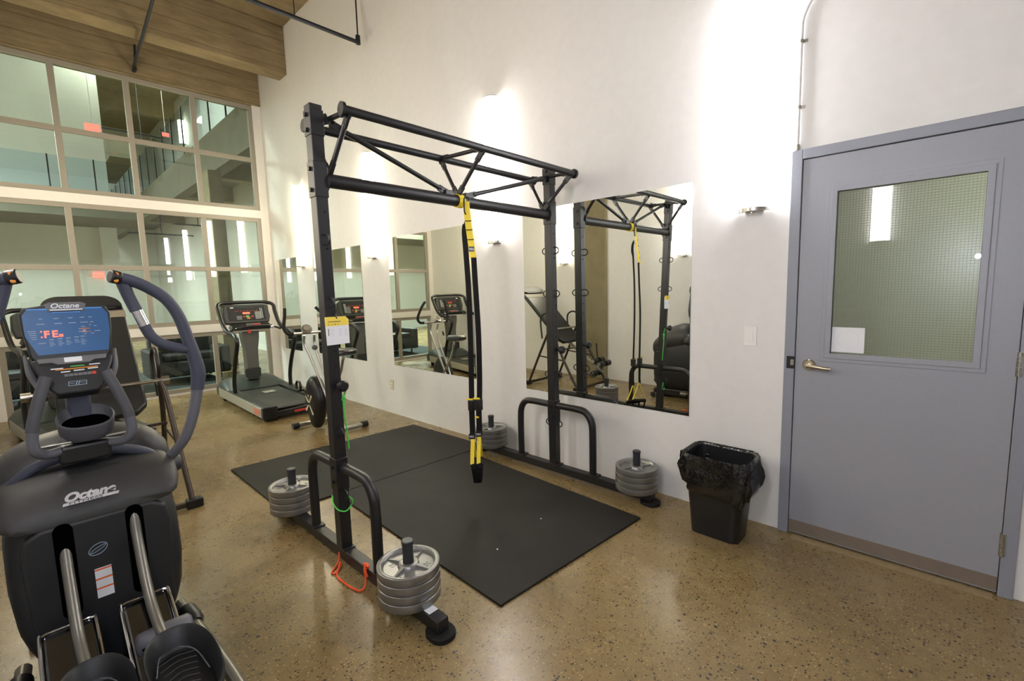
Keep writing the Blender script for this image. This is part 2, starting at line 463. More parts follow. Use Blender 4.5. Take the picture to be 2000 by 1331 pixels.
# long wall with the door opening
fx0, fx1, fz = -0.6975, 0.2658, 2.1831
struct(MB().box(L, fx0+0.03, D, D+0.1, 0, CEIL).box(fx1-0.03, RX, D, D+0.1, 0, CEIL).box(fx0+0.03, fx1-0.03, D, D+0.1, fz-0.03, CEIL).mesh('wall_back', WALL, smooth=False, org=(0, D, 0)))
struct(MB().box(L, RX, OPP-0.1, OPP, 0, CEIL).mesh('wall_front', WALL, smooth=False, org=(0, OPP, 0)))
struct(MB().box(RX, RX+0.1, OPP-0.1, D+0.1, 0, CEIL).mesh('wall_right', WALL, smooth=False))
# window wall: white bands and pillar between the three window openings
WY0, WY1 = -0.25, 2.886
bands = MB()
T0 = L-0.12
bands.box(T0, L, WY1, D, 0, 4.535).box(T0, L, OPP, WY0, 0, 4.535)
bands.box(T0, L, WY0, WY1, 2.743, 2.868).box(T0, L, WY0, WY1, 0.925, 1.045).box(T0, L, WY0, WY1, 0, 0.03)
struct(bands.mesh('wall_left', WALL, smooth=False, org=(L, 1, 0)))
struct(MB().box(L-0.3, L+0.035, OPP, D-0.001, 4.535, CEIL).mesh('lintel_beam', FORMED, bevel=0.006, smooth=False))
struct(MB().box(-7.555, -7.289, OPP, D-0.001, 4.668, CEIL).mesh('ceiling_beam', FORMED, bevel=0.012, smooth=False))
struct(MB().box(-4.33, -4.06, OPP, D-0.001, 4.668, CEIL).mesh('ceiling_beam', FORMED, bevel=0.012, smooth=False))
struct(MB().box(-1.10, -0.83, OPP, D-0.001, 4.668, CEIL).mesh('ceiling_beam', FORMED, bevel=0.012, smooth=False))
struct(MB().box(-4.43, -3.97, OPP, OPP+0.05, 0, 4.668).mesh('concrete_column', CONC, bevel=0.008, smooth=False))

# windows
mull = (0.546, 1.294, 2.068)
def window(n, z0, z1, rail):
    FX0, FX1 = L-0.075, L-0.02
    f = MB(); fw = 0.06
    f.box(FX0, FX1, WY0, WY1, z0, z0+fw).box(FX0, FX1, WY0, WY1, z1-fw, z1)
    f.box(FX0, FX1, WY0, WY0+fw, z0+fw, z1-fw).box(FX0, FX1, WY1-fw, WY1, z0+fw, z1-fw)
    for y in mull: f.box(FX0, FX1, y-0.033, y+0.033, z0+fw, z1-fw)
    if rail: f.box(FX0+0.001, FX1-0.001, WY0+fw, WY1-fw, rail-0.033, rail+0.033)
    wdw = f.mesh('window_%d' % n, FRAME, bevel=0.003, smooth=False)
    struct(wdw)
    ys = [WY0+fw]+[v for y in mull for v in (y-0.033, y+0.033)]+[WY1-fw]
    zs = [(z0+fw, rail-0.033), (rail+0.033, z1-fw)] if rail else [(z0+fw, z1-fw)]
    for i in range(0, 8, 2):
        for a, b in zs:
            MB().box(L-0.05, L-0.044, ys[i]-0.004, ys[i+1]+0.004, a-0.004, b+0.004).mesh('glass_pane', GLASS, wdw, smooth=False)
    return wdw
window(1, 2.868, 4.530, 3.674)
window(2, 1.045, 2.743, 1.906)
window(3, 0.03, 0.925, None)

# ================================================================== DOOR
def build_door():
    df = MB()
    df.box(fx0, fx0+0.052, D-0.022, D+0.1, 0, fz).box(fx1-0.05, fx1, D-0.022, D+0.1, 0, fz).box(fx0+0.052, fx1-0.05, D-0.022, D+0.1, fz-0.05, fz)
    dr = df.mesh('door_1', DOORF, bevel=0.003, smooth=False); struct(dr)
    lx0, lx1, lz = -0.642, 0.2125, 2.128
    gx0, gx1, gz0, gz1 = -0.4799, 0.0697, 1.0832, 1.941
    y0, y1 = D-0.012, D+0.032
    lf = MB().box(lx0, gx0, y0, y1, 0.012, lz).box(gx1, lx1, y0, y1, 0.012, lz).box(gx0, gx1, y0, y1, 0.012, gz0).box(gx0, gx1, y0, y1, gz1, lz)
    leaf = lf.mesh('door_leaf', DOORP, dr, bevel=0.0, smooth=False)
    t = MB()
    def ring(w0, w1, ya, yb):
        t.box(gx0-w1, gx1+w1, ya, yb, gz0-w1, gz0-w0).box(gx0-w1, gx1+w1, ya, yb, gz1+w0, gz1+w1)
        t.box(gx0-w1, gx0-w0, ya, yb, gz0-w0, gz1+w0).box(gx1+w0, gx1+w1, ya, yb, gz0-w0, gz1+w0)
    ring(0.0, 0.026, y0-0.011, y0+0.018); ring(0.026, 0.046, y0-0.005, y0+0.001)
    t.mesh('glazing_frame', DOORP, leaf, bevel=0.002, smooth=False)
    MB().box(gx0, gx1, D+0.006, D+0.012, gz0, gz1).mesh('wired_glass', WIREGLASS, leaf, smooth=False)
    MB().box(lx0, lx1, y0-0.003, y0+0.001, 0.018, 0.088).mesh('kick_strip', KICK, leaf, bevel=0.001, smooth=False, label='brownish metal strip along the bottom of the door')
    # lever handle
    h = MB().lathe((-0.575, y0, 1.012), [(0.0, -0.012), (0.026, -0.012), (0.031, -0.006), (0.031, 0.001)], 32, (0, 1, 0))
    h.cyl((-0.575, y0-0.005, 1.012), (-0.575, y0-0.055, 1.012), 0.011)
    h.tube([(-0.578, y0-0.052, 1.012), (-0.545, y0-0.056, 1.010), (-0.50, y0-0.056, 1.006), (-0.468, y0-0.050, 1.004)], [0.013, 0.011, 0.010, 0.010], 10, flat=0.8)
    h.mesh('lever_handle', HANDLE_M, leaf, label='satin nickel lever handle')
    for zc in (1.88, 1.09, 0.252):
        hb = MB()
        for k in range(5): hb.cyl((0.2165, D-0.026, zc-0.055+k*0.022+0.001), (0.2165, D-0.026, zc-0.055+(k+1)*0.022-0.001), 0.009, n=14)
        hb.box(0.207, 0.2165, D-0.0155, D-0.012, zc-0.055, zc+0.055).box(0.2165, 0.227, D-0.026, D-0.022, zc-0.055, zc+0.055)
        hb.mesh('hinge', STEEL, dr, bevel=0.0005)
    MB().box(fx0+0.014, fx0+0.054, D-0.026, D-0.02, 0.985, 1.055).mesh('strike_plate', STRIKE, dr, bevel=0.001, smooth=False)
    MB().box(fx0+0.034, fx0+0.050, D-0.0285, D-0.025, 1.005, 1.037).mesh('latch', STEEL, dr, smooth=False)
    return dr
build_door()
# paper notice on the glass
s = MB().box(-0.4775, -0.335, D+0.002, D+0.0045, 1.092, 1.226).mesh('paper_notice', PAPER, smooth=False)
tag(s, 'blank white paper square taped in the lower corner of the door glass', 'notice')
MB().lathe((-0.406, D+0.0018, 1.16), [(0.046, 0), (0.048, 0), (0.048, -0.0004), (0.046, -0.0004)], 48, (0, 1, 0)).mesh('faint_circle', mat('faint_grey', rgb(214, 214, 214), 0.7), s)
# threshold strip of pale worn floor
struct(MB().box(-0.62, 0.20, D-0.075, D-0.013, 0.0, 0.0015).mesh('trim_1', m_noisy('worn_floor', rgb(150, 131, 98), 0.5, 0, 0.35, 40, 0.0), smooth=False))

# corridor behind the door
struct(MB().box(-3.0, 3.0, D+1.5, D+1.6, 0, 3).mesh('wall_corridor', m_wall('corridor_paint', rgb(192, 194, 182)), smooth=False))
struct(MB().box(-3.0, 3.0, D+0.1, D+1.6, -0.12, 0).mesh('floor_corridor', FLOOR, smooth=False))
struct(MB().box(-3.0, 3.0, D+0.1, D+1.6, 3.0, 3.1).mesh('ceiling_corridor', WALLW, smooth=False))
struct(MB().box(-3.1, -3.0, D+0.1, D+1.6, 0, 3.0).box(3.0, 3.1, D+0.1, D+1.6, 0, 3.0).mesh('wall_corridor_ends', WALLW, smooth=False))
cl = thing('corridor_fill_light', (0.9, D+0.8, 2.95), 'square fill light added out of view in the corridor beyond the grey door', 'lamp')  # unseen lamp, added to light the corridor behind the door glass
MB().box(0.6, 1.2, D+0.6, D+1.0, 2.96, 3.0).mesh('housing', PLASW, cl, smooth=False)
MB().box(0.63, 1.17, D+0.63, D+0.97, 2.95, 2.962).mesh('diffuser', emis('corridor_fill', (0.97, 1.0, 0.88, 1), 32.0), cl, smooth=False)

# ================================================================== MIRRORS
mirrors = [
 (-2.7077, -1.2511, 0.5973, 2.1184, 'large square mirror on the wall beside the grey door, reflecting the black rack'),
 (-4.8195, -3.362, 0.6056, 2.0974, 'wall mirror behind the hanging straps, reflecting the windows and a treadmill'),
 (-6.8478, -5.4601, 0.5969, 2.0694, 'wall mirror mostly hidden behind the near upright of the rack'),
 (-8.2833, -7.4524, 0.5797, 2.051, 'narrowest mirror, in the far corner next to the tall windows')]
for a, b, z0, z1, lb in mirrors:
    m = MB().box(a, b, D-0.006, D-0.0005, z0, z1).mesh('wall_mirror', MIRROR, bevel=0.001, smooth=False, seg=1)
    tag(m, lb, 'mirror', 'frameless mirrors on the long wall')

# ================================================================== SCONCES
def sconce(x, zb, zt, side, m, label, group='tall tube sconces'):
    yw = D if side > 0 else OPP; sgn = -1 if side > 0 else 1
    t = thing('wall_sconce', (x, yw, zb), label, 'lamp', group)
    R, n = 0.082, 18
    def half(R, z0, z1, dep):
        loops = []
        for z in (z0, z1):
            loops.append([V((x+R*math.cos(PI*k/n), yw+sgn*(0.012+dep*math.sin(PI*k/n)), z)) for k in range(n+1)])
        return loops
    MB().loft(half(R, zb+0.02, zt, 0.075)).mesh('diffuser', m, t, label='glowing white acrylic tube')
    for z0, z1 in ((zb, zb+0.02), (zt, zt+0.006)):
        MB().loft(half(R+0.002, z0, z1, 0.078)).mesh('end_cap', STEEL, t)
    MB().box(x-0.05, x+0.05, yw+sgn*0.001, yw+sgn*0.012, zb-0.0, zt).mesh('back_plate', STEEL, t, smooth=False)
    MB().cyl((x, yw+sgn*0.05, zb-0.012), (x, yw+sgn*0.05, zb+0.004), 0.008).mesh('knob', STEEL, t)
    return t
for x, zt, m, lb in ((-7.20, 3.07, 0, 'tube sconce on the long wall nearest the window corner'),
                     (-5.14, 3.10, 1, 'tube sconce on the long wall between the two smaller mirrors'),
                     (-3.03, 3.12, 2, 'tube sconce on the long wall between the strap mirror and the square mirror'),
                     (-0.885, 3.13, 3, 'tube sconce on the long wall beside the grey door')):
    sconce(x, 1.885, zt, 1, LAMP[m], lb)
for x, m, lb in ((-6.90, 0, 'tube sconce on the opposite wall closest to the windows, seen only in reflection'),
                 (-4.80, 1, 'tube sconce reflected between the two posts in the square mirror'),
                 (-2.75, 2, 'tube sconce reflected at the right edge of the square mirror'),
                 (-0.63, 3, 'tube sconce reflected in the glass of the grey door')):
    sconce(x, 1.86, 3.07, -1, LAMP[m], lb)

# ================================================================== WALL FITTINGS
sw = thing('light_switch', (-0.886, D, 1.10), 'white rocker light switch between the square mirror and the grey door', 'switch')
MB().box(-0.921, -0.851, D-0.006, D-0.0002, 1.098, 1.214).mesh('cover_plate', PLASW, sw, bevel=0.002, smooth=False)
MB().prism([(-0.016, -0.032), (0.016, -0.032), (0.016, 0.032), (-0.016, 0.032)], (-0.886, D-0.006, 1.156), X, Z, (0, -0.004, 0)).mesh('rocker', PLASW, sw, bevel=0.001, smooth=False)
ou = thing('wall_outlet', (-4.904, D, 0.30), 'small cream wall outlet low on the wall below the strap mirror', 'outlet')
MB().box(-4.939, -4.869, D-0.006, D-0.0002, 0.298, 0.412).mesh('cover_plate', m_noisy('cream_plastic', rgb(206, 196, 168), 0.5, 0, 0.02, 5, 0), ou, bevel=0.002, smooth=False)
for zc in (0.335, 0.375):
    MB().prism(rrect(0.032, 0.026, 0.011), (-4.904, D-0.006, zc), X, Z, (0, -0.002, 0)).mesh('socket', PLASW, ou)
cd = thing('conduit', (-0.676, D, 2.19), 'thin pale conduit bending up the wall from the top corner of the door frame', 'conduit')
MB().tube([(-0.676, D-0.012, 2.185), (-0.676, D-0.012, 2.5), (-0.676, D-0.012, 2.78), (-0.668, D-0.012, 2.87), (-0.62, D-0.012, 2.96), (-0.54, D-0.012, 3.02), (-0.44, D-0.012, 3.05), (0.4, D-0.012, 3.06)], 0.0085, 10).mesh('pipe', CONDUIT, cd)
MB().cyl((-0.676, D-0.012, 2.184), (-0.676, D-0.012, 2.215), 0.0125).mesh('coupling', STEEL, cd)
for z in (2.41, 2.745):
    c_ = MB().box(-0.688, -0.648, D-0.004, D-0.0005, z-0.008, z+0.008).cyl((-0.676, D-0.012, z-0.008), (-0.676, D-0.012, z+0.008), 0.0105, n=14)
    c_.cyl((-0.656, D-0.009, z), (-0.656, D-0.003, z), 0.005, n=8)
    c_.mesh('clip', STEEL, cd)

# ================================================================== SPRINKLER PIPES
p1 = thing('sprinkler_pipe', (-5.43, 2.0, 4.6), 'black sprinkler pipe running below the ceiling towards the long wall', 'pipe')
PX_, PY_, PZ_ = -5.032, 2.90, 4.27
MB().cyl((PX_, PY_-2.4, PZ_+0.0), (PX_, PY_, PZ_), 0.021).mesh('pipe', PIPE, p1)
MB().cyl((PX_, PY_-0.005, PZ_-0.02), (PX_, PY_-0.005, PZ_+0.07), 0.026).cyl((PX_, PY_-0.005, PZ_+0.07), (PX_, PY_-0.005, CEIL), 0.008).mesh('elbow', PIPE, p1)
MB().cyl((PX_, 1.50, PZ_), (PX_, 1.58, PZ_), 0.030).mesh('coupling', REDP, p1, label='red pipe coupling')
MB().cyl((PX_, 2.2, PZ_), (PX_, 2.2, CEIL), 0.005).mesh('hanger_rod', PIPE, p1)
p2 = thing('sprinkler_pipe', (-8.3, 1.4, 4.6), 'black sprinkler pipe dropping to the lintel above the tall windows', 'pipe')
MB().cyl((-8.37, 1.385, 4.63), (-5.2, 1.22, 4.61), 0.017).mesh('pipe', PIPE, p2)
MB().cyl((-8.35, 1.40, 4.60), (-8.35, 1.42, 4.93), 0.013).mesh('drop_rod', PIPE, p2)
MB().cyl((-8.41, 1.39, 4.60), (-8.32, 1.39, 4.60), 0.024).mesh('bracket', PIPE, p2)

# ================================================================== ATRIUM BEYOND THE GLASS
struct(MB().box(-26, L-0.12, -9, 9, -0.12, 0).mesh('floor_atrium', FLOOR, smooth=False))
struct(MB().box(-26, L-0.35, -9, 9, 8.6, 8.8).mesh('ceiling_atrium', CONC, smooth=False))
struct(MB().box(-26.1, -26, -9, 9, 0, 8.6).mesh('wall_atrium_far', WALLW, smooth=False))
struct(MB().box(-26, L-0.2, -9.1, -9, 0, 8.6).mesh('wall_atrium_left', WALLW, smooth=False))
struct(MB().box(-16.3, -16.0, -9, 1.60, 0, 8.6).mesh('wall_atrium_middle', WALLW, smooth=False))
struct(MB().box(-16.35, -15.85, 1.56, 1.90, 0, 3.3).mesh('pilaster', WALL, smooth=False))
struct(MB().box(-16.28, -16.02, 1.60, 1.86, 3.3, 8.6).mesh('wall_atrium_end', WALLW, smooth=False))
# balcony in front of the middle wall
struct(MB().box(-16.0, -14.0, -9, 2.2, 3.30, 3.50).mesh('balcony_slab', GREYCONC, smooth=False))
def balustrade(p0, p1, z0, n, label, h=1.05):
    p0, p1 = V(p0), V(p1); t = thing('glass_balustrade', (p0.x, p0.y, z0), label, 'balustrade')
    d = (p1-p0); nn = d.normalized().cross(Z)*0.03
    MB().hexa([p0+Z*z0-nn*0.2, p1+Z*z0-nn*0.2, p1+Z*z0+nn*0.2, p0+Z*z0+nn*0.2], [p0+Z*(z0+h)-nn*0.2, p1+Z*(z0+h)-nn*0.2, p1+Z*(z0+h)+nn*0.2, p0+Z*(z0+h)+nn*0.2]).mesh('glass_panel', BALGLASS, t, smooth=False)
    for k in range(n+1):
        q = p0+d*(k/n)+nn
        MB().box(q.x-0.016, q.x+0.016, q.y-0.012, q.y+0.012, z0, z0+h).mesh('post', PIPE, t, smooth=False)
    return t
balustrade((-14.05, -3.0, 0), (-14.05, 2.15, 0), 3.50, 7, 'glass balcony railing with dark posts, straight ahead through the upper window')
# mezzanine along the right side
MY = 2.95; MT, MBt = 4.78, 4.0
struct(MB().box(-26, L-0.13, MY, MY+0.25, MBt, MT).box(-26, L-0.13, MY+0.25, 9, MT-0.3, MT).mesh('mezzanine_slab', GREYCONC, smooth=False))
for xx in (-9.4, -12.2, -15.0, -17.8, -20.6):
    struct(MB().box(xx-0.15, xx+0.15, MY+0.25, 4.4, MBt+0.1, MT-0.3).mesh('mezzanine_beam', CONC, smooth=False))
balustrade((-25, MY+0.06, 0), (-9.0, MY+0.06, 0), MT, 15, 'long glass mezzanine railing rising to the right in the upper window', 1.1)
struct(MB().box(-26, L-0.2, 4.4, 4.5, 0, MT-0.3).mesh('wall_atrium_right', WALLW, smooth=False))
struct(MB().box(-26, -13.2, 4.6, 4.8, MT, 8.6).mesh('wall_mezzanine', WALLW, smooth=False))
struct(MB().box(-13.2, L-0.2, 8.9, 9, 0, 8.6).mesh('wall_atrium_side', WALLW, smooth=False))
struct(MB().box(-11.4, -10.95, 2.82, 3.06, 0, MBt).mesh('atrium_column', CONC, smooth=False))
for xx in (-11, -14.5, -18, -21.5):
    struct(MB().box(xx-0.2, xx+0.2, -9, 4.6, 8.0, 8.6).mesh('atrium_beam', CONC, smooth=False))
struct(MB().box(-22.2, -18, 2.2, 2.8, 5.6, 6.2).mesh('air_duct', GREYCONC, smooth=False))
for (a, b, lb) in (((-17.5, 1.9, 6.05), (-17.5, 3.9, 6.05), 'black pipe under the dark ceiling in the second upper pane, nearer'), ((-18.5, 1.9, 6.5), (-18.5, 3.6, 6.5), 'black pipe under the dark ceiling in the upper window, higher and farther'),
                   ((-16.2, 3.2, 3.55), (-16.2, 4.4, 3.55), 'black pipe below the mezzanine, nearer the camera'),
                   ((-19.5, 2.6, 3.6), (-19.5, 4.4, 3.6), 'black pipe below the mezzanine, farther away')):
    q = thing('overhead_pipe', a, lb, 'pipe'); MB().cyl(a, b, 0.022, n=8).mesh('run', PIPE, q)
    m_ = V(a).lerp(V(b), 0.5); MB().cyl(m_, (m_.x, m_.y, 8.6 if m_.z > 5 else (4.4 if m_.y > 3.3 and m_.z < 4 else m_.z+0.3)), 0.012, n=8).mesh('hanger_rod', PIPE, q)
def exit_sign(c, ux, label, k=0.6, rod=None):
    t = thing('exit_sign', c, label, 'sign'); ux = V(ux); c = V(c); nrm = ux.cross(Z)
    MB().prism([(p[0]*k, p[1]*k) for p in rrect(0.34, 0.2, 0.02)], c, ux, Z, nrm*-0.05).mesh('housing', EXITF, t)
    text('lettering', 'EXIT', 0.14*k, EXITR, t, c-ux*0.145*k-Z*0.05*k+nrm*0.003, ux, Z, 0.002)
    if rod: MB().cyl(c-nrm*0.025+Z*0.09*k, V((c.x-nrm.x*0.025, c.y, rod)), 0.005, n=8).mesh('rod', PLASW, t)
EXITF = mat('exit_face', rgb(250, 120, 110), 0.5, emit=(1, 0.16, 0.12, 1), es=1.2)
exit_sign((-13.9, 1.46, 5.22), (0, 1, 0), 'red EXIT sign in front of the white wall in the upper window', 0.75, 8.6)
exit_sign((-16.6, 3.32, 6.1), (0, 1, 0), 'red EXIT sign by the mezzanine railing in the upper window', 0.5, 8.6)
exit_sign((-15.94, 1.46, 2.10), (0, 1, 0), 'red EXIT sign on the far wall through the lower window', 0.7)
def out_sconce(c, h, label):
    t = thing('wall_sconce', c, label, 'lamp', 'atrium wall sconces'); c = V(c)
    MB().tube([c, c+Z*h], 0.10, 14, smooth=False).mesh('diffuser', LAMPOUT, t)
    MB().cyl(c-Z*0.02, c+Z*0.001, 0.11).mesh('end_cap', STEEL, t)
out_sconce((-20.0, 4.48, 6.83), 0.78, 'bright sconce behind the mezzanine railing in the upper window')
for (x, y, z) in ((-12.5, -2.5, 8.0), (-20.5, 0.3, 8.0), (-12.5, -6.0, 8.0), (-16.0, 2.0, 8.1), (-11.5, -2.0, 4.6), (-13.5, -3.6, 4.6), (-19.5, 0.0, 3.9)):  # unseen light panels, added to brighten the atrium
    t = thing('atrium_fill_light', (x, y, z), 'flat fill light added out of view in the atrium', 'lamp', 'atrium fill lights')
    MB().box(x-0.6, x+0.6, y-0.6, y+0.6, z, z+0.06).mesh('housing', PLASW, t, smooth=False)
    MB().box(x-0.55, x+0.55, y-0.55, y+0.55, z-0.015, z+0.0).mesh('diffuser', emis('atrium_fill_high', (0.96, 1.0, 0.86, 1), 40.0) if z > 6 else emis('atrium_fill_low', (0.90, 1.0, 0.98, 1), 85.0), t, smooth=False)
    MB().cyl((x, y, z+0.06), (x, y, 8.6), 0.01, n=8).mesh('rod', PIPE, t)
tag(MB().box(-11.6, -8.95, -1.3, 2.35, 0.0005, 0.012).mesh('area_rug', m_noisy('dark_teal_rug', rgb(44, 54, 54), 0.95, 0, 0.2, 30, 0.2), smooth=False), 'dark teal rug under the sofas outside the ground window', 'rug')
# dark lounge sofas outside the ground window
def sofa(x, y, w, label):
    t = thing('lounge_sofa', (x, y, 0), label, 'sofa')
    MB().box(x-0.4, x+0.4, y-w/2, y+w/2, 0.132, 0.40).mesh('base', SOFA, t, bevel=0.03, seg=3)
    MB().box(x-0.42, x-0.2, y-w/2, y+w/2, 0.3, 0.82).mesh('backrest', SOFA, t, bevel=0.05, seg=3)
    for sg in (-1, 1): MB().box(x-0.4, x+0.4, y+sg*w/2-0.09, y+sg*w/2+0.09, 0.12, 0.6).mesh('armrest', SOFA, t, bevel=0.04, seg=3)
    MB().box(x-0.18, x+0.36, y-w/2+0.1, y+w/2-0.1, 0.4, 0.5).mesh('seat_cushion', SOFA, t, bevel=0.03, seg=3)
    for a in (-1, 1):
        for b in (-1, 1): MB().cyl((x+a*0.34, y+b*(w/2-0.08), 0.013), (x+a*0.34, y+b*(w/2-0.08), 0.12), 0.02, n=10).mesh('leg', PIPE, t)
sofa(-9.9, 1.95, 1.0, 'dark sofa outside the ground window, nearer the long wall')
sofa(-9.7, 0.25, 1.3, 'dark sofa outside the ground window, behind the elliptical console')
# ================================================================== TRAINING RACK
NX, NY, FXc, FY = -2.3824, 1.1077, -2.2459, 2.8113
ZB, HB, WB = 0.083, 0.058, 0.060
# upper ends of the two uprights (the near one leans a touch, as in the photo)
NTOP, FTOP, ZT = V((-2.315, 1.068, 2.385)), V((-2.262, 2.812, 2.345)), 2.385
rack = thing('training_rack', (NX, NY, 0), 'tall black steel suspension training rack with loaded feet and a crossbar truss', 'exercise rack')
def upright_pt(k, z):
    b, t = (V((NX, NY, ZB)), NTOP) if k == 0 else (V((FXc, FY, ZB)), FTOP)
    return b+(t-b)*((z-ZB)/(t.z-ZB))
WX, WYY = 0.066, 0.062
HOLEM = mat('hole_black', rgb(6, 6, 6), 0.9)
def rack_side(k):
    cx, cy = (NX, NY) if k == 0 else (FXc, FY)
    x0, x1 = (cx-0.871, cx+0.875) if k == 0 else (-3.15, -1.405)
    beam = MB().box(x0, x1, cy-WB/2, cy+WB/2, ZB-HB, ZB).mesh('base_beam', BLACK, rack, bevel=0.004)
    for xe, sg in ((x0, -1), (x1, 1)):
        f = MB(); pts = rrect(0.135, 0.115, 0.055, 8); zp = 0.0135 if (k == 0 and sg < 0) else 0.0005
        f.prism(pts, (xe-sg*0.022, cy, zp), X, Y, (0, 0, 0.0248-zp))
        f.mesh('foot_pad', RUBBER, rack, bevel=0.003)
    b, t = (V((NX, NY, ZB)), NTOP) if k == 0 else (V((FXc, FY, ZB)), FTOP)
    hx, hy = WX/2, WYY/2
    q = lambda p: [p+V((-hx, -hy, 0)), p+V((hx, -hy, 0)), p+V((hx, hy, 0)), p+V((-hx, hy, 0))]
    up = MB().hexa(q(b), q(t)).mesh('upright', BLACK, rack, bevel=0.004)
    # bolted sleeves
    for za, zb_, g in ((0.42, 0.60, 0.0035), (1.95, 2.12, 0.0035), (2.24, 2.36, 0.0035)):
        if g:
            a, c = upright_pt(k, za), upright_pt(k, zb_)
            qq = lambda p: [p+V((-hx-g, -hy-g, 0)), p+V((hx+g, -hy-g, 0)), p+V((hx+g, hy+g, 0)), p+V((-hx-g, hy+g, 0))]
            MB().hexa(qq(a), qq(c)).mesh('sleeve', BLACK, rack, bevel=0.003)
    for z in (0.47, 0.55, 1.985, 2.085, 2.265, 2.335):
        p = upright_pt(k, z)
        for sg in (-1, 1): MB().cyl(p+V((0, sg*(hy+0.003), 0)), p+V((0, sg*(hy+0.015), 0)), 0.011, n=6).mesh('bolt', BLACK, rack)
    # peg holes down the +X face
    for z in (0.62, 0.72, 1.10, 1.18, 1.26, 1.34, 1.70, 1.88):
        p = upright_pt(k, z); MB().cyl(p+V((hx-0.001, 0.006, 0)), p+V((hx+0.0012, 0.006, 0)), 0.0065, n=12).mesh('peg_hole', HOLEM, rack)
    # band loops (flat U shaped wire) on both X sides
    for z in ((0.40, 0.745, 1.43, 1.745) if k == 0 else (0.415, 0.80, 1.43, 1.755)):
        p = upright_pt(k, z)
        for sg in (-1, 1):
            MB().tube([p+V((sg*(hx-0.004), -0.0, -0.024)), p+V((sg*(hx+0.022), 0, -0.024)), p+V((sg*(hx+0.04), 0, -0.014)), p+V((sg*(hx+0.046), 0, 0)), p+V((sg*(hx+0.04), 0, 0.014)), p+V((sg*(hx+0.022), 0, 0.024)), p+V((sg*(hx-0.004), 0, 0.024))], 0.0045, 8, sub=3).mesh('band_loop', BLACK, rack)
    # pull-pin knob on the +X face
    p = upright_pt(k, 1.0)
    MB().cyl(p+V((hx, 0.012, 0)), p+V((hx+0.035, 0.012, 0)), 0.012).lathe(p+V((hx+0.03, 0.012, 0)), [(0, 0), (0.022, 0.0), (0.030, 0.012), (0.030, 0.028), (0.022, 0.038), (0, 0.040)], 24, (1, 0, 0)).mesh('pin_knob', BLACKP, rack)
    # foot frame: bent round bar through the upright
    hv, zt_ = 0.359, 0.545 if k == 0 else 0.56
    MB().tube([(cx-hv, cy, ZB), (cx-hv, cy, zt_-0.17), (cx-hv+0.012, cy, zt_-0.075), (cx-hv+0.055, cy, zt_-0.018), (cx-hv+0.13, cy, zt_), (cx, cy, zt_), (cx+hv-0.13, cy, zt_), (cx+hv-0.055, cy, zt_-0.018), (cx+hv-0.012, cy, zt_-0.075), (cx+hv, cy, zt_-0.17), (cx+hv, cy, ZB)], 0.0265, 18, sub=7).mesh('hoop_bar', BLACK, rack)
    for xx, ww in ((cx-hv, 0.04), (cx, 0.05), (cx+hv, 0.04)): MB().box(xx-ww, xx+ww+0.01, cy-0.034, cy+0.034, ZB-0.001, ZB+0.007).mesh('weld_plate', BLACK, rack, bevel=0.002)
rack_side(0); rack_side(1)
MB().box(-1.63, -1.575, NY-0.022, NY+0.026, ZB, ZB+0.0015).mesh('warning_label', WHITEP, rack, smooth=False, label='small white and orange warning label')
MB().box(-1.632, -1.622, NY-0.022, NY+0.026, ZB+0.0012, ZB+0.002).mesh('label_stripe', CORD, rack, smooth=False)

# truss
MBZ = 2.028
mA, mB_ = V((-2.322, 1.10, 2.040)), V((-2.262, 2.785, 2.020))
MB().cyl(mA, mB_, 0.0345, n=24).mesh('crossbar', BLACK, rack)
t1a, t1b = V((-2.125, 1.115, 2.330)), V((-2.040, 2.830, 2.285))
t0a, t0b = V((-2.505, 1.10, 2.345)), V((-2.418, 2.82, 2.300))
for a, b in ((t1a, t1b), (t0a, t0b)):
    d = (b-a).normalized()
    tb = MB().cyl(a, b, 0.0215, n=20).cyl(a-d*0.004, a+d*0.012, 0.033, n=20).cyl(b-d*0.012, b+d*0.004, 0.033, n=20)
    tb.mesh('pull_up_bar', BLACK, rack)
def strut(a, b, r=0.0125, name='strut'):
    a, b = V(a), V(b); d = (b-a).normalized(); m = MB()
    m.cyl(a+d*0.05, b-d*0.05, r, n=12)
    for p, s in ((a, 1), (b, -1)): m.bar(p, p+d*s*0.07, r*2.6, r*1.1)
    m.cyl(a+d*0.012-d.orthogonal().normalized()*0.02, a+d*0.012+d.orthogonal().normalized()*0.02, 0.008, n=8)
    m.mesh(name, BLACK, rack)
for f in (0.02, 0.5, 0.975):
    A, B, M_ = t1a.lerp(t1b, f), t0a.lerp(t0b, f), mA.lerp(mB_, f)
    strut(A-Z*0.012, M_+Z*0.03); strut(B-Z*0.012, M_+Z*0.03); strut(A, B)
for f0, f1, g in ((0.03, 0.455, 1), (0.97, 0.545, 1)):
    A = t1a.lerp(t1b, f0).lerp(t0a.lerp(t0b, f0), 0.55)-Z*0.01
    strut(A, mA.lerp(mB_, f1)+Z*0.04, 0.0135, 'brace')
    p = mA.lerp(mB_, f1); MB().box(p.x-0.02, p.x+0.02, p.y-0.028, p.y+0.028, p.z+0.02, p.z+0.055).mesh('bracket', BLACK, rack, bevel=0.003)
for k in (0, 1):   # brackets on the upright heads
    p = upright_pt(k, 2.315); s = 1 if k == 0 else -1
    MB().bar(p+Y*0.02*s, (t1a if k == 0 else t1b).lerp(t0a if k == 0 else t0b, 0.5)+Y*0.03*s, 0.05, 0.03).mesh('bracket', BLACK, rack, bevel=0.003)
    q_ = upright_pt(k, MBZ); MB().cyl(q_+Y*0.028*s, q_+Y*0.04*s, 0.048).mesh('flange', BLACK, rack)

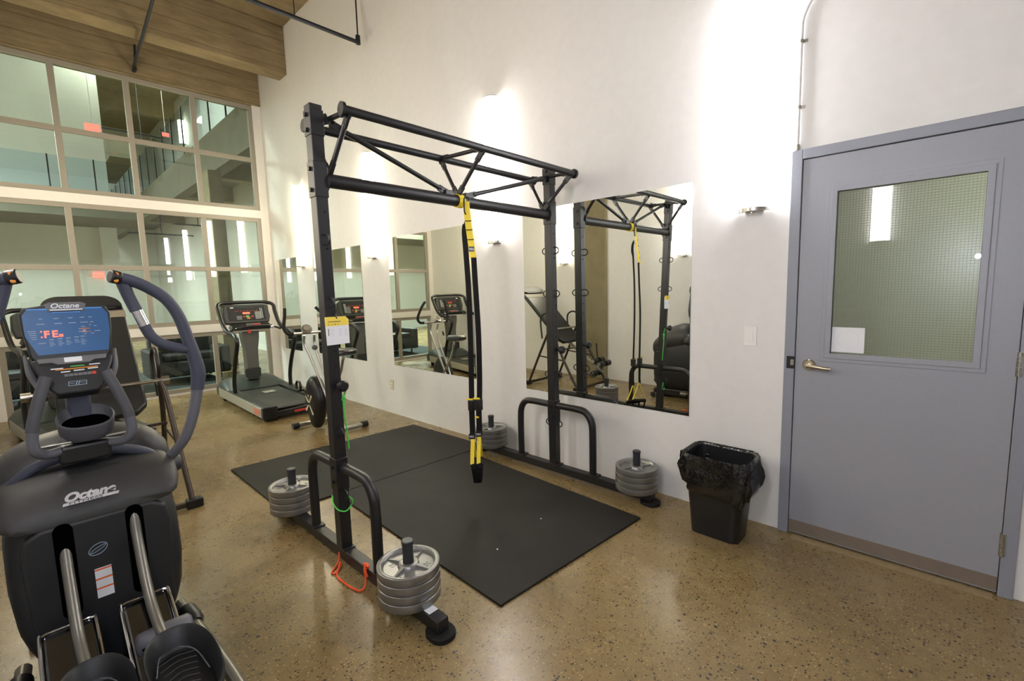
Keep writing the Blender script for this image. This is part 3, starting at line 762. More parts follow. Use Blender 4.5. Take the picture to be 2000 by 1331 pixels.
# weight horns and plates
horns = [((-1.752, 1.108), 4, 'nearest right foot'), ((-3.078, 1.108), 4, 'near left foot'),
         ((-1.530, 2.811), 4, 'wall-side right foot'), ((-2.972, 2.811), 4, 'wall-side left foot')]
for (hx_, hy_), n_, lb in horns:
    h = MB().cyl((hx_, hy_, ZB), (hx_, hy_, 0.345), 0.0245, n=24).lathe((hx_, hy_, 0.345), [(0.0265, -0.012), (0.0275, -0.008), (0.0275, 0.002), (0.024, 0.006), (0, 0.006)], 24)
    h.mesh('weight_horn', KNURL, rack)
def plate_mesh():
    R, T = 0.142, 0.0415; g = 0.0015
    prof = [(0.0262, 0.003), (0.045, 0.003), (0.045, 0.010), (0.112, 0.012), (0.118, 0.002), (0.125, 0.0008), (R-0.004, 0.0), (R, 0.004), (R, T-0.004), (R-0.003, T-g), (0.126, T-g), (0.120, T-0.004), (0.113, T-0.020), (0.050, T-0.020), (0.046, T-0.006), (0.040, T-0.003), (0.0262, T-0.003), (0.0262, 0.003)]
    m = MB().lathe((0, 0, 0), prof, 56)
    return m, T
pm, PT = plate_mesh()
pw = MB(); pw.v, pw.f = list(pm.v), list(pm.f)
names_h = ['top', 'second from the top', 'third from the top', 'bottom']
proto = None
for hi, ((hx_, hy_), n_, lb) in enumerate(horns):
    for k in range(n_):
        z = ZB+0.001+k*PT
        if proto is None:
            o = pw.mesh('weight_plate', PLATE, org=(0, 0, 0), ang=50)
            for a in range(4):
                an = a*PI/2+0.5
                d = V((math.cos(an), math.sin(an), 0))
                MB().hexa([d*0.046+Z*0.020+d.cross(Z)*s*0.011 for s in (-1, 1)]+[d*0.114+Z*0.020+d.cross(Z)*s*0.004 for s in (1, -1)],
                          [d*0.046+Z*0.036+d.cross(Z)*s*0.009 for s in (-1, 1)]+[d*0.114+Z*0.027+d.cross(Z)*s*0.003 for s in (1, -1)]).mesh('rib', PLATE, o, bevel=0.001)
            for ang, s_ in ((-2.2, '25'), (0.9, '25')):
                d = V((math.cos(ang), math.sin(ang), 0))
                text('lettering', s_, 0.034, PLATE, o, d*0.079+V((0, 0, 0.0215))-d.cross(Z)*-0.0-V((0.014, 0.008, 0)), V((1, 0.15, 0)), V((-0.15, 1, 0)), 0.0016)
            proto = o
        else: o = copy_tree(proto)
        o.location = (hx_, hy_, z); o.rotation_euler = (0, 0, hi*0.7+k*1.1 if k < n_-1 else hi*0.35-0.12)
        tag(o, 'silver weight plate, %s of the stack on the rack\'s %s' % (names_h[n_-1-k], lb), 'weight plate', 'weight plates on the rack feet')

# ================================================================== MATS
def floor_mat(P, label, z0=0.0005):
    m = MB(); n = len(P); B = [V((x, y, z0)) for x, y in P]; T = [V((x, y, z0+0.0125)) for x, y in P]
    m.hexa(B, T)
    return tag(m.mesh('rubber_mat', MATR, bevel=0.002, smooth=False), label, 'floor mat', 'black rubber floor mats')
floor_mat([(-3.212, 1.462), (-1.458, 1.402), (-1.374, 2.578), (-3.143, 2.672)], 'black rubber mat under the right half of the rack, below the hanging straps')
floor_mat([(-4.392, 1.092), (-3.242, 1.092), (-3.138, 2.893), (-4.275, 2.862)], 'black rubber mat behind, towards the treadmill, left of the seam')
for x, y, r in ((-1.713, 1.74, 0.005), (-1.785, 2.18, 0.0045), (-1.59, 2.05, 0.003)):
    pass
for (u, v_, x, y, r, lb) in ((0, 0, -1.80, 1.72, 0.0050, 'tiny white crumb on the black mat, the one nearest the camera'), (0, 0, -1.84, 2.15, 0.0045, 'tiny white crumb on the black mat, the one nearest the wall')):
    tag(MB().lathe((x, y, 0.0132), [(0, 0.0), (r, 0.0), (r*0.8, r*0.8), (0, r)], 8).mesh('paper_crumb', WHITEP), lb, 'crumb')

# ================================================================== SUSPENSION STRAPS
sx, sy = -2.24, 1.955
tr = thing('suspension_trainer', (sx, sy, 0.20), 'yellow and black suspension trainer hanging from the middle of the rack crossbar', 'exercise straps')
mid = mA.lerp(mB_, 0.505)
loop = MB()
P = [mid+V((0.039*math.cos(a), 0, 0.039*math.sin(a))) for a in [2*PI*k/24 for k in range(24)]]
loop.ribbon(P+[P[0], P[1]], (0, 0.045, 0), 0.004)
loop.mesh('anchor_wrap', YELLOW, tr)
MB().tube([(sx+0.012, sy-0.018, 2.00), (sx+0.016, sy-0.018, 2.035), (sx+0.016, sy, 2.05), (sx+0.016, sy+0.018, 2.035), (sx+0.012, sy+0.018, 2.00), (sx+0.012, sy+0.016, 1.955), (sx+0.012, sy, 1.94), (sx+0.012, sy-0.016, 1.955)], 0.0045, 8, closed=True, sub=4).mesh('carabiner', BLACKP, tr)
W = V((0.028, 0.028, 0))
yp = [(sx+0.012, sy, 2.02), (sx+0.014, sy, 1.97), (sx+0.022, sy, 1.90), (sx+0.030, sy, 1.85), (sx+0.040, sy, 1.79), (sx+0.050, sy, 1.73), (sx+0.060, sy, 1.675)]
MB().ribbon(yp, W, 0.006).mesh('anchor_strap', YELLOW, tr)
st = MB()
for z_ in (1.90, 1.845, 1.785): 
    i = (2.02-z_)/0.345; st.bar(V((sx+0.012+0.05*i*1.0, sy-0.004, z_))-W*0.5, V((sx+0.012+0.05*i, sy-0.004, z_))+W*0.5, 0.004, 0.009)
st.mesh('stitching', BWEB, tr)
lab = MB().bar(V((sx+0.052, sy-0.005, 1.727))-W*0.42, V((sx+0.052, sy-0.005, 1.727))+W*0.42, 0.030, 0.004, side=Z).mesh('brand_tag', BLACKP, tr)
def face_text(o, s_, size, m, par, dx=V((1, 1, 0))):
    dx = dx.normalized(); n_ = dx.cross(Z)
    return text('lettering', s_, size, m, par, o+n_*0.0, dx, Z, 0.0004, 'CENTER', bold=0.0004)
face_text(V((sx+0.052, sy-0.005, 1.720))+V((0.0025, -0.0025, 0)), 'TRX', 0.017, WHITEP, lab)
Wn = V((0.026, 0.022, 0))
def black_strap(P, wv=Wn, name='strap'):
    return MB().ribbon(P, wv, 0.005, sub=6).mesh(name, BWEB, tr)
black_strap([(sx-0.004, sy, 1.885), (sx-0.014, sy, 1.83), (sx-0.006, sy, 1.70), (sx+0.006, sy, 1.45), (sx+0.006, sy, 1.10), (sx-0.004, sy, 0.75)])
black_strap([(sx+0.052, sy+0.01, 1.69), (sx+0.060, sy+0.01, 1.50), (sx+0.072, sy+0.01, 1.22), (sx+0.070, sy+0.01, 0.95), (sx+0.064, sy+0.006, 0.75)])
MB().tube([(sx-0.002, sy, 1.90), (sx-0.020, sy, 1.86), (sx-0.024, sy, 1.80), (sx-0.008, sy, 1.74)], 0.006, 8).mesh('buckle_loop', BWEB, tr)
for x_, z_ in ((sx-0.004, 0.745), (sx+0.064, 0.76)):
    MB().box(x_-0.020, x_+0.020, sy-0.018, sy+0.018, z_-0.05, z_+0.02).mesh('cam_buckle', BLACKP, tr, bevel=0.004)
    MB().bar((x_-0.026, sy-0.022, z_+0.026), (x_+0.024, sy-0.012, z_+0.03), 0.010, 0.004).mesh('pull_tab', YELLOW, tr)
MB().box(sx+0.047, sx+0.075, sy-0.024, sy-0.010, 0.662, 0.670).mesh('pull_tab', YELLOW, tr, bevel=0.002)
for x_, zt_, zl in ((sx-0.006, 0.70, 0.515), (sx+0.062, 0.71, 0.545)):
    MB().ribbon([(x_, sy, zt_), (x_, sy, zl)], V((0.026, 0.024, 0)), 0.010).mesh('lower_strap', BWEB, tr)
    tg = MB().bar(V((x_, sy-0.007, zl+0.008))-W*0.5, V((x_, sy-0.007, zl+0.008))+W*0.5, 0.036, 0.008, side=Z).mesh('brand_tag', BLACKP, tr)
    face_text(V((x_+0.0025, sy-0.0125, zl+0.002)), 'TRX', 0.016, WHITEP, tg)
# yellow webbing, hand grips and black foot cradles
ev, ew = V((-0.753, 0.657, 0)), V((0.657, 0.753, 0))
for k, (x_, zl, zb_) in enumerate(((sx-0.006, 0.500, 0.355), (sx+0.056, 0.530, 0.375))):
    cc = V((x_, sy, 0))
    for s in (-1, 1):
        MB().ribbon([cc+Z*zl+ev*s*0.004, cc+Z*(zl+zb_)/2+ev*s*0.030+ew*s*0.006, cc+Z*zb_+ev*s*0.062+ew*(s*0.010)], ew*0.025, 0.005, sub=5).mesh('handle_webbing', YELLOW, tr)
    MB().cyl(cc+Z*(zb_-0.012)-ev*0.066, cc+Z*(zb_-0.012)+ev*0.066, 0.017, n=16).mesh('hand_grip', RUBBER, tr)
    MB().ribbon([cc+Z*zb_-ev*0.062, cc+Z*(zb_-0.09)-ev*0.045-ew*(0.006 if k else -0.012), cc+Z*(zb_-0.15)-ew*(0.014 if k else -0.016), cc+Z*(zb_-0.09)+ev*0.045-ew*(0.006 if k else -0.012), cc+Z*zb_+ev*0.062], ew*0.040, 0.006, sub=6).mesh('foot_cradle', BWEB, tr)

# hang tag on the near upright
ht = thing('hang_tag', (-2.305, 1.10, 1.20), 'white and yellow instruction card hanging on the near upright of the rack', 'tag')
ct, cb = 1.357, 1.213
card = MB().prism([(-0.056, cb), (0.066, cb+0.003), (0.066, ct-0.016), (0.050, ct), (-0.060, ct)], (-2.3050, 1.108, 0), Y, Z, (0.002, 0, 0)).mesh('card', PAPER, ht, smooth=False)
MB().prism([(-0.0588, 1.310), (0.0665, 1.312), (0.0665, ct-0.016), (0.050, ct+0.001), (-0.0605, ct+0.001)], (-2.3032, 1.108, 0), Y, Z, (0.0008, 0, 0)).mesh('yellow_header', CARDY, ht, smooth=False)
pr = MB()
for k, (z_, y0, y1) in enumerate(((1.333, -0.045, 0.022), (1.319, -0.045, -0.038), (1.319, -0.026, -0.020), (1.319, -0.012, -0.002), (1.319, 0.006, 0.012))):
    pr.box(-2.3022, -2.3018, 1.108+y0, 1.108+y1, z_-0.0018, z_+0.0018)
pr.box(-2.3029, -2.3025, 1.062, 1.066, 1.262, 1.298)
pr.mesh('header_print', mat('tag_print', rgb(90, 84, 60), 0.6), ht, smooth=False)
pr = MB()
for r in range(5):
    for c_ in (-0.035, 0.008, 0.040): pr.box(-2.3029, -2.3026, 1.108+c_, 1.108+c_+0.018, 1.292-r*0.008, 1.294-r*0.008)
pr.mesh('body_print', mat('tag_print_pale', rgb(196, 196, 200), 0.6), ht, smooth=False)['kind'] = 'stuff'
MB().tube([(-2.301, 1.112, 1.348), (-2.299, 1.105, 1.36), (-2.303, 1.108, 1.375), (-2.306, 1.118, 1.385)], 0.003, 6).mesh('clip', BLACKP, ht)

# green elastic and orange cord
gx = NX+WX/2+0.010
gr = tag(MB().tube([(gx+0.002, 1.098, 1.012), (gx+0.004, 1.090, 0.985), (gx+0.006, 1.098, 0.955), (gx+0.01, 1.118, 0.935), (gx+0.012, 1.130, 0.925), (gx+0.012, 1.131, 0.90), (gx+0.012, 1.128, 0.87), (gx+0.010, 1.134, 0.80), (gx+0.008, 1.142, 0.72), (gx+0.004, 1.146, 0.64)], 0.0042, 8, sub=5).tube([(gx+0.03, 1.135, 1.00), (gx+0.02, 1.140, 0.965), (gx+0.012, 1.132, 0.93)], 0.0045, 8).lathe((gx+0.012, 1.131, 0.917), [(0, 0), (0.011, 0.004), (0.013, 0.011), (0.008, 0.019), (0, 0.02)], 10).tube([(gx+0.012, 1.130, 0.928), (gx+0.014, 1.118, 0.914)], 0.004, 6).tube([(gx+0.012, 1.131, 0.918), (gx+0.012, 1.131, 0.895), (gx+0.011, 1.131, 0.878)], 0.0068, 8).mesh('elastic_band', GREEN), 'green elastic cord knotted on the knob of the near upright', 'elastic cord')
a0 = NX-0.0; rr = 0.047
tag(MB().tube([(NX+rr*1.0, NY+0.012, 0.385), (NX+rr+0.006, NY+0.036, 0.350), (NX+rr*0.9, NY+0.030, 0.318), (NX+rr, NY-0.004, 0.300), (NX+rr*0.7, NY-0.040, 0.318), (NX-rr*0.2, NY-0.044, 0.345), (NX-rr, NY-0.03, 0.37)], 0.004, 8, sub=6).mesh('elastic_band', GREEN), 'green elastic loop wrapped low around the near upright', 'elastic cord')
tag(MB().tube([(-2.372, 1.068, 0.066), (-2.362, 1.060, 0.03), (-2.352, 1.035, 0.006), (-2.318, 0.996, 0.0055), (-2.296, 1.004, 0.006), (-2.322, 1.036, 0.0055), (-2.350, 1.060, 0.02), (-2.335, 1.055, 0.008), (-2.290, 1.012, 0.0055), (-2.244, 0.997, 0.0055), (-2.200, 0.998, 0.0055), (-2.150, 1.000, 0.0055), (-2.095, 1.008, 0.0055), (-2.062, 1.020, 0.0055), (-2.060, 1.045, 0.012), (-2.085, 1.066, 0.045), (-2.100, 1.070, 0.086), (-2.105, 1.085, 0.092)], 0.005, 8, sub=6).tube([(-2.125, 1.080, 0.094), (-2.10, 1.088, 0.096), (-2.08, 1.078, 0.092)], 0.007, 6).tube([(-2.094, 1.072, 0.088), (-2.085, 1.066, 0.070), (-2.075, 1.070, 0.05)], 0.008, 6).mesh('cord', CORD), 'orange cord tied to the near base beam and trailing on the floor', 'cord')

# ================================================================== WASTE BIN
bn = thing('waste_bin', (-0.955, 2.745, 0), 'black plastic waste bin with a black liner, between the rack and the grey door', 'bin')
def brect(cx, cy, w_, d_, r, z, n=6): return [V((cx+p[0], cy+p[1], z)) for p in rrect(w_, d_, r, n)]
ob = MB().loft([brect(-0.953, 2.742, 0.272, 0.195, 0.045, 0.001), brect(-0.953, 2.742, 0.30, 0.215, 0.05, 0.18), brect(-0.955, 2.74, 0.345, 0.265, 0.06, 0.465), brect(-0.955, 2.74, 0.355, 0.275, 0.06, 0.475), brect(-0.955, 2.74, 0.335, 0.255, 0.055, 0.475), brect(-0.955, 2.742, 0.262, 0.185, 0.045, 0.02)])
ob.mesh('bin_body', BLACKP, bn, ang=60)
# liner folded over the rim
random.seed(5)
loops = []
prof = [(0.235, 0.155, 0.05, 0.10, 0.0), (0.30, 0.22, 0.30, 0.30, 0.004), (0.335, 0.252, 0.42, 0.055, 0.003), (0.350, 0.268, 0.485, 0.055, 0.0015), (0.366, 0.284, 0.492, 0.06, 0.0015), (0.378, 0.296, 0.475, 0.065, 0.003), (0.386, 0.302, 0.44, 0.07, 0.005), (0.398, 0.310, 0.405, 0.075, 0.007), (0.402, 0.312, 0.370, 0.08, 0.008), (0.388, 0.298, 0.330, 0.08, 0.008), (0.370, 0.282, 0.292, 0.07, 0.006), (0.362, 0.274, 0.282, 0.07, 0.004)]
nn_ = 84
for li, (w_, d_, z, r, amp) in enumerate(prof):
    base = rrect(w_, d_, min(r, d_/2-0.01), 20)
    lp = []
    for k, p in enumerate(base):
        a = 2*PI*k/len(base)
        j = amp*(math.sin(5*a+li*0.9)+0.9*math.sin(11*a+2+li*1.3)+0.8*math.sin(19*a+li*0.7)*math.sin(3*a+1)+0.5*math.sin(31*a+li*1.9))
        sag = 0.0
        if li >= 5: sag = (0.055*max(0.0, math.cos(a-PI))+0.02*max(0, math.cos(a-PI/2))-0.045*max(0.0, math.cos(a+PI/3))**2-0.008*math.sin(5*a)+0.005*math.sin(11*a))*((li-4)/7.0)**0.8
        rl = math.hypot(p[0], p[1]); q = (p[0]*(1+j/rl), p[1]*(1+j/rl))
        lp.append(V((-0.955+q[0], 2.741+q[1], z+sag*1.0 if li >= 5 else z)))
    loops.append(lp)
lin_ = MB().loft(loops, cap=False)
lin_.f.append(list(range(len(loops[0])))[::-1])
lm = tag(lin_.mesh('bin_liner', BAG, ang=70), 'shiny black plastic liner folded over the rim of the waste bin', 'bin liner')

# ================================================================== TREADMILLS
def treadmill(dy, on, label):
    t = thing('treadmill', (-6.6, 2.18+dy, 0), label, 'treadmill', 'treadmills facing the windows')
    y0, y1 = 1.80+dy, 2.56+dy; yc = (y0+y1)/2
    for ya, yb in ((y0, y0+0.115), (y1-0.115, y1)):
        sd = MB().prism([(-7.40, 0.075), (-5.74, 0.045), (-5.74, 0.185), (-7.40, 0.215)], (0, ya, 0), X, Z, (0, yb-ya, 0)).mesh('side_rail', TMDARK, t, bevel=0.006)
    MB().prism([(-7.42, 0.085), (-5.76, 0.055), (-5.76, 0.172), (-7.42, 0.205)], (0, y0-0.006, 0), X, Z, (0, 0.008, 0)).mesh('side_panel', TMSIDE, t, bevel=0.003)
    MB().prism([(-7.42, 0.085), (-5.76, 0.055), (-5.76, 0.172), (-7.42, 0.205)], (0, y1-0.002, 0), X, Z, (0, 0.008, 0)).mesh('side_panel', TMSIDE, t, bevel=0.003)
    MB().box(-6.00, -5.80, y0-0.0085, y0-0.0055, 0.075, 0.150).mesh('side_logo', mat('faded_red', rgb(196, 120, 98), 0.5), t, smooth=False)
    MB().box(-5.79, -5.70, y0-0.004, y0+0.16, 0.035, 0.185).mesh('end_cap', BLACKP, t, bevel=0.012)
    MB().box(-5.79, -5.70, y1-0.16, y1+0.004, 0.035, 0.185).mesh('end_cap', BLACKP, t, bevel=0.012)
    MB().box(-5.765, -5.735, y0+0.16, y1-0.16, 0.04, 0.11).mesh('rear_bar', BLACKP, t, bevel=0.008)
    MB().box(-5.736, -5.733, yc-0.02, yc+0.14, 0.06, 0.085).mesh('rear_sticker', REDP, t, smooth=False)
    bl = MB().loft([[V((x, y, z)) for x, z in [(-7.25, 0.185), (-5.82, 0.160), (-5.785, 0.155), (-5.765, 0.135), (-5.785, 0.115), (-7.25, 0.13)]] for y in (y0+0.135, y1-0.135)]).mesh('running_belt', BELT, t, ang=50)
    MB().box(-6.75, -6.60, yc-0.05, yc+0.09, 0.180, 0.1815).mesh('belt_sticker', TMSIDE, t, smooth=False)
    # motor hood
    hd = []
    for f in [k/12 for k in range(13)]:
        y = y0+0.0+(y1-y0)*f; e = math.sin(PI*f)**0.35 if 0 < f < 1 else 0.0
        zt_ = 0.21+0.135*e
        hd.append([V((x, y, z)) for x, z in [(-7.58+0.05*(1-e), 0.09), (-7.60+0.05*(1-e), 0.16), (-7.55, zt_-0.02), (-7.42, zt_), (-7.26, zt_-0.01), (-7.10, 0.215+0.04*e), (-6.98, 0.20), (-6.98, 0.12)]])
    MB().loft(hd).mesh('motor_hood', m_green_black, t, ang=60)
    for x in (-7.45, -5.85):
        for y in (y0+0.07, y1-0.07): MB().cyl((x, y-0.02, 0.032), (x, y+0.02, 0.032), 0.031).cyl((x, y, 0.03), (x, y, 0.10), 0.012).mesh('foot', BLACKP, t)
    # mast
    MB().loft([[V((x, yc+s*hw, z)) for x, s in ((-7.30, -1), (-7.14, -1), (-7.14, 1), (-7.30, 1))] for z, hw in ((0.30, 0.085), (0.50, 0.075), (0.72, 0.08), (0.88, 0.105), (0.98, 0.11))]).mesh('mast', MASTG, t, bevel=0.01)
    MB().prism(rrect(0.20, 0.13, 0.02), (-7.12, yc-0.02, 0.40), Y, Z, (0.02, 0, 0)).mesh('mast_cover', TMDARK, t, bevel=0.004)
    # rails: one continuous tube per side, plus the console hoop
    yl, yr = y0+0.03, y1-0.02
    xb = -6.72
    def side(y, s):
        P = [(xb-0.09, y, 0.19), (xb-0.08, y, 0.38), (xb+0.03, y-s*0.0, 0.62), (xb+0.17, y+s*0.01, 0.84), (xb+0.17, y+s*0.015, 0.93), (xb+0.05, y+s*0.015, 0.985), (xb-0.20, y+s*0.005, 1.01), (xb-0.36, y, 1.10), (xb-0.47, y, 1.24), (xb-0.53, y+s*0.02, 1.34)]
        return P
    R_, L_ = side(yr, 0), side(yl, 0)
    MB().tube(L_+[(-7.30, yl+0.06, 1.375), (-7.31, yl+0.16, 1.382), (-7.31, yr-0.18, 1.382), (-7.30, yr-0.08, 1.375)]+R_[::-1], 0.0255, 12, sub=5).mesh('handrail', BLACKP, t, ang=80)
    # console
    con = MB().prism([(-0.275, -0.12), (0.275, -0.12), (0.30, -0.03), (0.285, 0.13), (0.24, 0.155), (-0.24, 0.155), (-0.285, 0.13), (-0.30, -0.03)], (-7.22, yc, 1.21), Y, V((-0.30, 0, 0.954)), (-0.075, 0, -0.02)).mesh('console', TMDARK, t, bevel=0.012)
    o = V((-7.2195, yc, 1.21)); up_ = V((-0.30, 0, 0.954)); nr = V((0.954, 0, 0.30))
    def pad(a, b, c_, d_, m_, nm, par=con, k=0.003):
        q = o+nr*0.002
        return MB().prism([(a, c_), (b, c_), (b, d_), (a, d_)], q, Y, up_, nr*k).mesh(nm, m_, par, smooth=False)
    pad(-0.235, 0.235, -0.085, 0.125, mat('display_face', rgb(30, 34, 32), 0.5, spec=0.3), 'display_face', k=0.002)
    pad(-0.055, 0.035, 0.010, 0.034, LED if on else REDP, 'led_readout', k=0.005)
    pad(-0.20, -0.16, 0.098, 0.112, WHITEP, 'logo_plate', k=0.005)
    pad(-0.11, 0.09, 0.098, 0.108, BLACKP, 'button_row', k=0.005)
    for a in (-0.15, -0.12, -0.08, -0.04, 0.0, 0.04, 0.08, 0.12): pad(a, a+0.018, 0.052, 0.058, REDP, 'button', k=0.005)
    pad(-0.14, -0.075, -0.07, -0.012, CONSG, 'keypad', k=0.005); pad(0.10, 0.17, -0.07, 0.04, mat('grey_panel', rgb(100, 104, 98), 0.3), 'keypad', k=0.005)
    pad(-0.02, 0.02, -0.038, -0.012, GREENP, 'start_button', k=0.006); pad(-0.01, 0.03, -0.062, -0.042, ORANGE, 'button', k=0.006)
    for a in (-0.06, 0.045): pad(a, a+0.03, -0.035, -0.022, REDP, 'button', k=0.006)
    pad(0.175, 0.18, -0.06, 0.09, WHITEP, 'trim_line', k=0.005); pad(0.195, 0.20, -0.06, 0.09, WHITEP, 'trim_line', k=0.005)
    # tray and grab bars
    MB().prism([(-0.27, -0.02), (0.27, -0.02), (0.25, 0.035), (-0.25, 0.035)], (-7.16, yc, 1.055), Y, Z, (0.13, 0, -0.03)).mesh('accessory_tray', BLACKP, t, bevel=0.01)
    MB().prism([(-0.08, 0), (0.10, 0), (0.10, 0.03), (-0.08, 0.03)], (-7.06, yc+0.0, 1.065), Y, Z, (0.035, 0, 0)).mesh('stop_panel', CONSG, t, bevel=0.004)
    MB().box(-7.022, -7.018, yc+0.0, yc+0.10, 1.072, 1.085).mesh('stop_strip', mat('stop_red', rgb(214, 66, 40), 0.5), t, smooth=False)
    MB().tube([(-7.12, yc-0.26, 1.00), (-6.98, yc-0.16, 1.045), (-6.94, yc-0.05, 1.06), (-6.94, yc+0.08, 1.06), (-6.97, yc+0.18, 1.05), (-7.0, yc+0.30, 1.02), (-6.95, y1-0.05, 1.0)], 0.014, 10).mesh('grab_bar', BLACKP, t)
    for s in (-1, 1): MB().cyl((-7.04 if s < 0 else -6.975, yc+s*0.205, 1.03+0.00*s), (-6.965 if s < 0 else -6.985, yc+s*0.125 if s < 0 else yc+0.255, 1.053 if s < 0 else 1.036), 0.0165).mesh('pulse_grip', CHROME, t)
    if on: MB().prism(rrect(0.035, 0.05, 0.01), (-7.0, yc-0.06, 0.99), Y, Z, (0.01, 0, 0)).mesh('safety_key', REDP, t)
    return t
m_green_black = m_noisy('hood_green_black', rgb(52, 60, 56), 0.4, 0.0, 0.08, 20, 0.0)
treadmill(0.0, True, 'treadmill with a lit red display by the tall windows, beside the long wall')
t2 = treadmill(-1.88, False, 'treadmill with a blank display against the opposite wall, seen mostly in the strap mirror')
t2.rotation_euler = (0, 0, math.radians(9))

# ================================================================== FOLDING BIKE
bk = thing('exercise_bike', (-4.95, 2.2, 0), 'folding exercise bike with silver tubes and a black flywheel housing behind the rack', 'exercise bike')
for x, ya, yb in ((-5.20, 1.96, 2.44), (-4.655, 2.13, 2.48)):
    MB().cyl((x, ya, 0.035), (x, yb, 0.035), 0.024, n=16).mesh('foot_bar', SILV, bk)
    for y, s in ((ya, -1), (yb, 1)): MB().cyl((x, y-s*0.03, 0.0365), (x, y+s*0.035, 0.0365), 0.034, n=18).mesh('foot_cap', BLACKP, bk)
for dy in (-0.035, 0.035):
    MB().tube([(-5.13, 2.15+dy*1.6, 1.03), (-5.15, 2.155+dy*1.6, 0.93), (-5.08, 2.17+dy*1.2, 0.78), (-4.86, 2.19+dy, 0.42), (-4.66, 2.22+dy, 0.05)], 0.013, 10).mesh('handlebar_tube', SILV, bk)
MB().tube([(-4.60, 2.26, 0.80), (-4.68, 2.25, 0.62), (-4.90, 2.22, 0.36), (-5.20, 2.20, 0.05)], 0.016, 10).mesh('seat_tube', SILV, bk)
MB().cyl((-4.60, 2.26, 0.79), (-4.60, 2.26, 0.85), 0.016).mesh('seat_post', CHROME, bk)
MB().loft([[V((-4.56+p[0], 2.26+p[1], z-0.01)) for p in [(0.15*sc*math.cos(a)*(1.0), (0.12-0.05*(math.cos(a) < 0)*abs(math.cos(a)))*sc*math.sin(a)) for a in [2*PI*k/24 for k in range(24)]]] for z, sc in ((0.855, 0.75), (0.868, 1.0), (0.90, 1.0), (0.915, 0.8))]).mesh('seat', BLACKP, bk, ang=60)
MB().loft([[V((-5.02+r*math.cos(a)*0.80*(1.0-0.35*max(0, -math.sin(a))), y, 0.30+r*math.sin(a)*1.12+0.05*math.sin(a)**3)) for a in [2*PI*k/28 for k in range(28)]] for y, r in ((2.055, 0.10), (2.07, 0.19), (2.10, 0.215), (2.155, 0.215), (2.185, 0.19), (2.20, 0.12))]).mesh('flywheel_housing', BLACKP, bk, ang=60)
lg = MB()
for a, r0, r1 in ((0.9, 0.02, 0.12), (2.3, 0.02, 0.11), (3.9, 0.02, 0.12), (5.4, 0.02, 0.14), (1.6, 0.02, 0.10)):
    d = V((math.cos(a), 0, math.sin(a))); lg.hexa([V((-5.03, 2.052, 0.29))+d*r0+d.cross(Y)*-0.008, V((-5.03, 2.052, 0.29))+d*r0+d.cross(Y)*0.008, V((-5.03, 2.052, 0.29))+d*r1+d.cross(Y)*0.018, V((-5.03, 2.052, 0.29))+d*r1-d.cross(Y)*0.012], [V((-5.03, 2.0475, 0.29))+d*r0+d.cross(Y)*-0.008, V((-5.03, 2.0475, 0.29))+d*r0+d.cross(Y)*0.008, V((-5.03, 2.0475, 0.29))+d*r1+d.cross(Y)*0.018, V((-5.03, 2.0475, 0.29))+d*r1-d.cross(Y)*0.012])
lg.mesh('housing_logo', mat('pale_logo', rgb(206, 200, 176), 0.5), bk)
MB().bar((-5.0, 2.05, 0.33), (-5.10, 2.03, 0.44), 0.02, 0.012).mesh('crank', CHROME, bk)
MB().bar((-5.0, 2.25, 0.33), (-4.90, 2.27, 0.22), 0.02, 0.012).mesh('crank', CHROME, bk)
for (x, y, z, s) in ((-5.11, 1.985, 0.445, -1), (-4.89, 2.315, 0.215, 1)):
    MB().box(x-0.05, x+0.05, y-0.035, y+0.035, z-0.012, z+0.012).mesh('pedal', BLACKP, bk, bevel=0.005)
    MB().ribbon([(x-0.048, y, z+0.005), (x-0.055, y, z+0.06), (x-0.02, y, z+0.10), (x+0.03, y, z+0.095), (x+0.052, y, z+0.05), (x+0.048, y, z+0.005)], (0, 0.025, 0), 0.004, sub=4).mesh('pedal_strap', BLACKP, bk)
MB().cyl((-5.12, 1.98, 1.055), (-5.12, 2.33, 1.055), 0.014).mesh('handlebar', SILV, bk)
MB().tube([(-5.12, 2.33, 1.055), (-5.14, 2.38, 1.06), (-5.16, 2.40, 1.12), (-5.17, 2.33, 1.25), (-5.18, 2.26, 1.33)], 0.017, 10).mesh('handle_grip', RUBBER, bk)
MB().tube([(-5.12, 1.98, 1.055), (-5.14, 1.93, 1.06), (-5.16, 1.90, 1.12), (-5.17, 1.92, 1.25), (-5.18, 1.93, 1.33)], 0.017, 10).mesh('handle_grip', RUBBER, bk)
MB().lathe((-5.12, 2.12, 1.09), [(0, 0.0), (0.05, 0.0), (0.058, 0.01), (0.05, 0.03), (0, 0.034)], 28, (0.75, -0.2, 0.6)).mesh('monitor', SILV, bk)
MB().lathe((-5.094, 2.113, 1.1105), [(0, 0.0), (0.036, 0.0), (0.034, 0.006), (0, 0.007)], 24, (0.75, -0.2, 0.6)).mesh('monitor_screen', BEIGE, bk)
MB().lathe((-4.98, 2.14, 0.90), [(0, 0), (0.03, 0.0), (0.03, 0.02), (0, 0.022)], 6, (0.5, -0.6, 0.2)).mesh('tension_knob', BLACKP, bk)

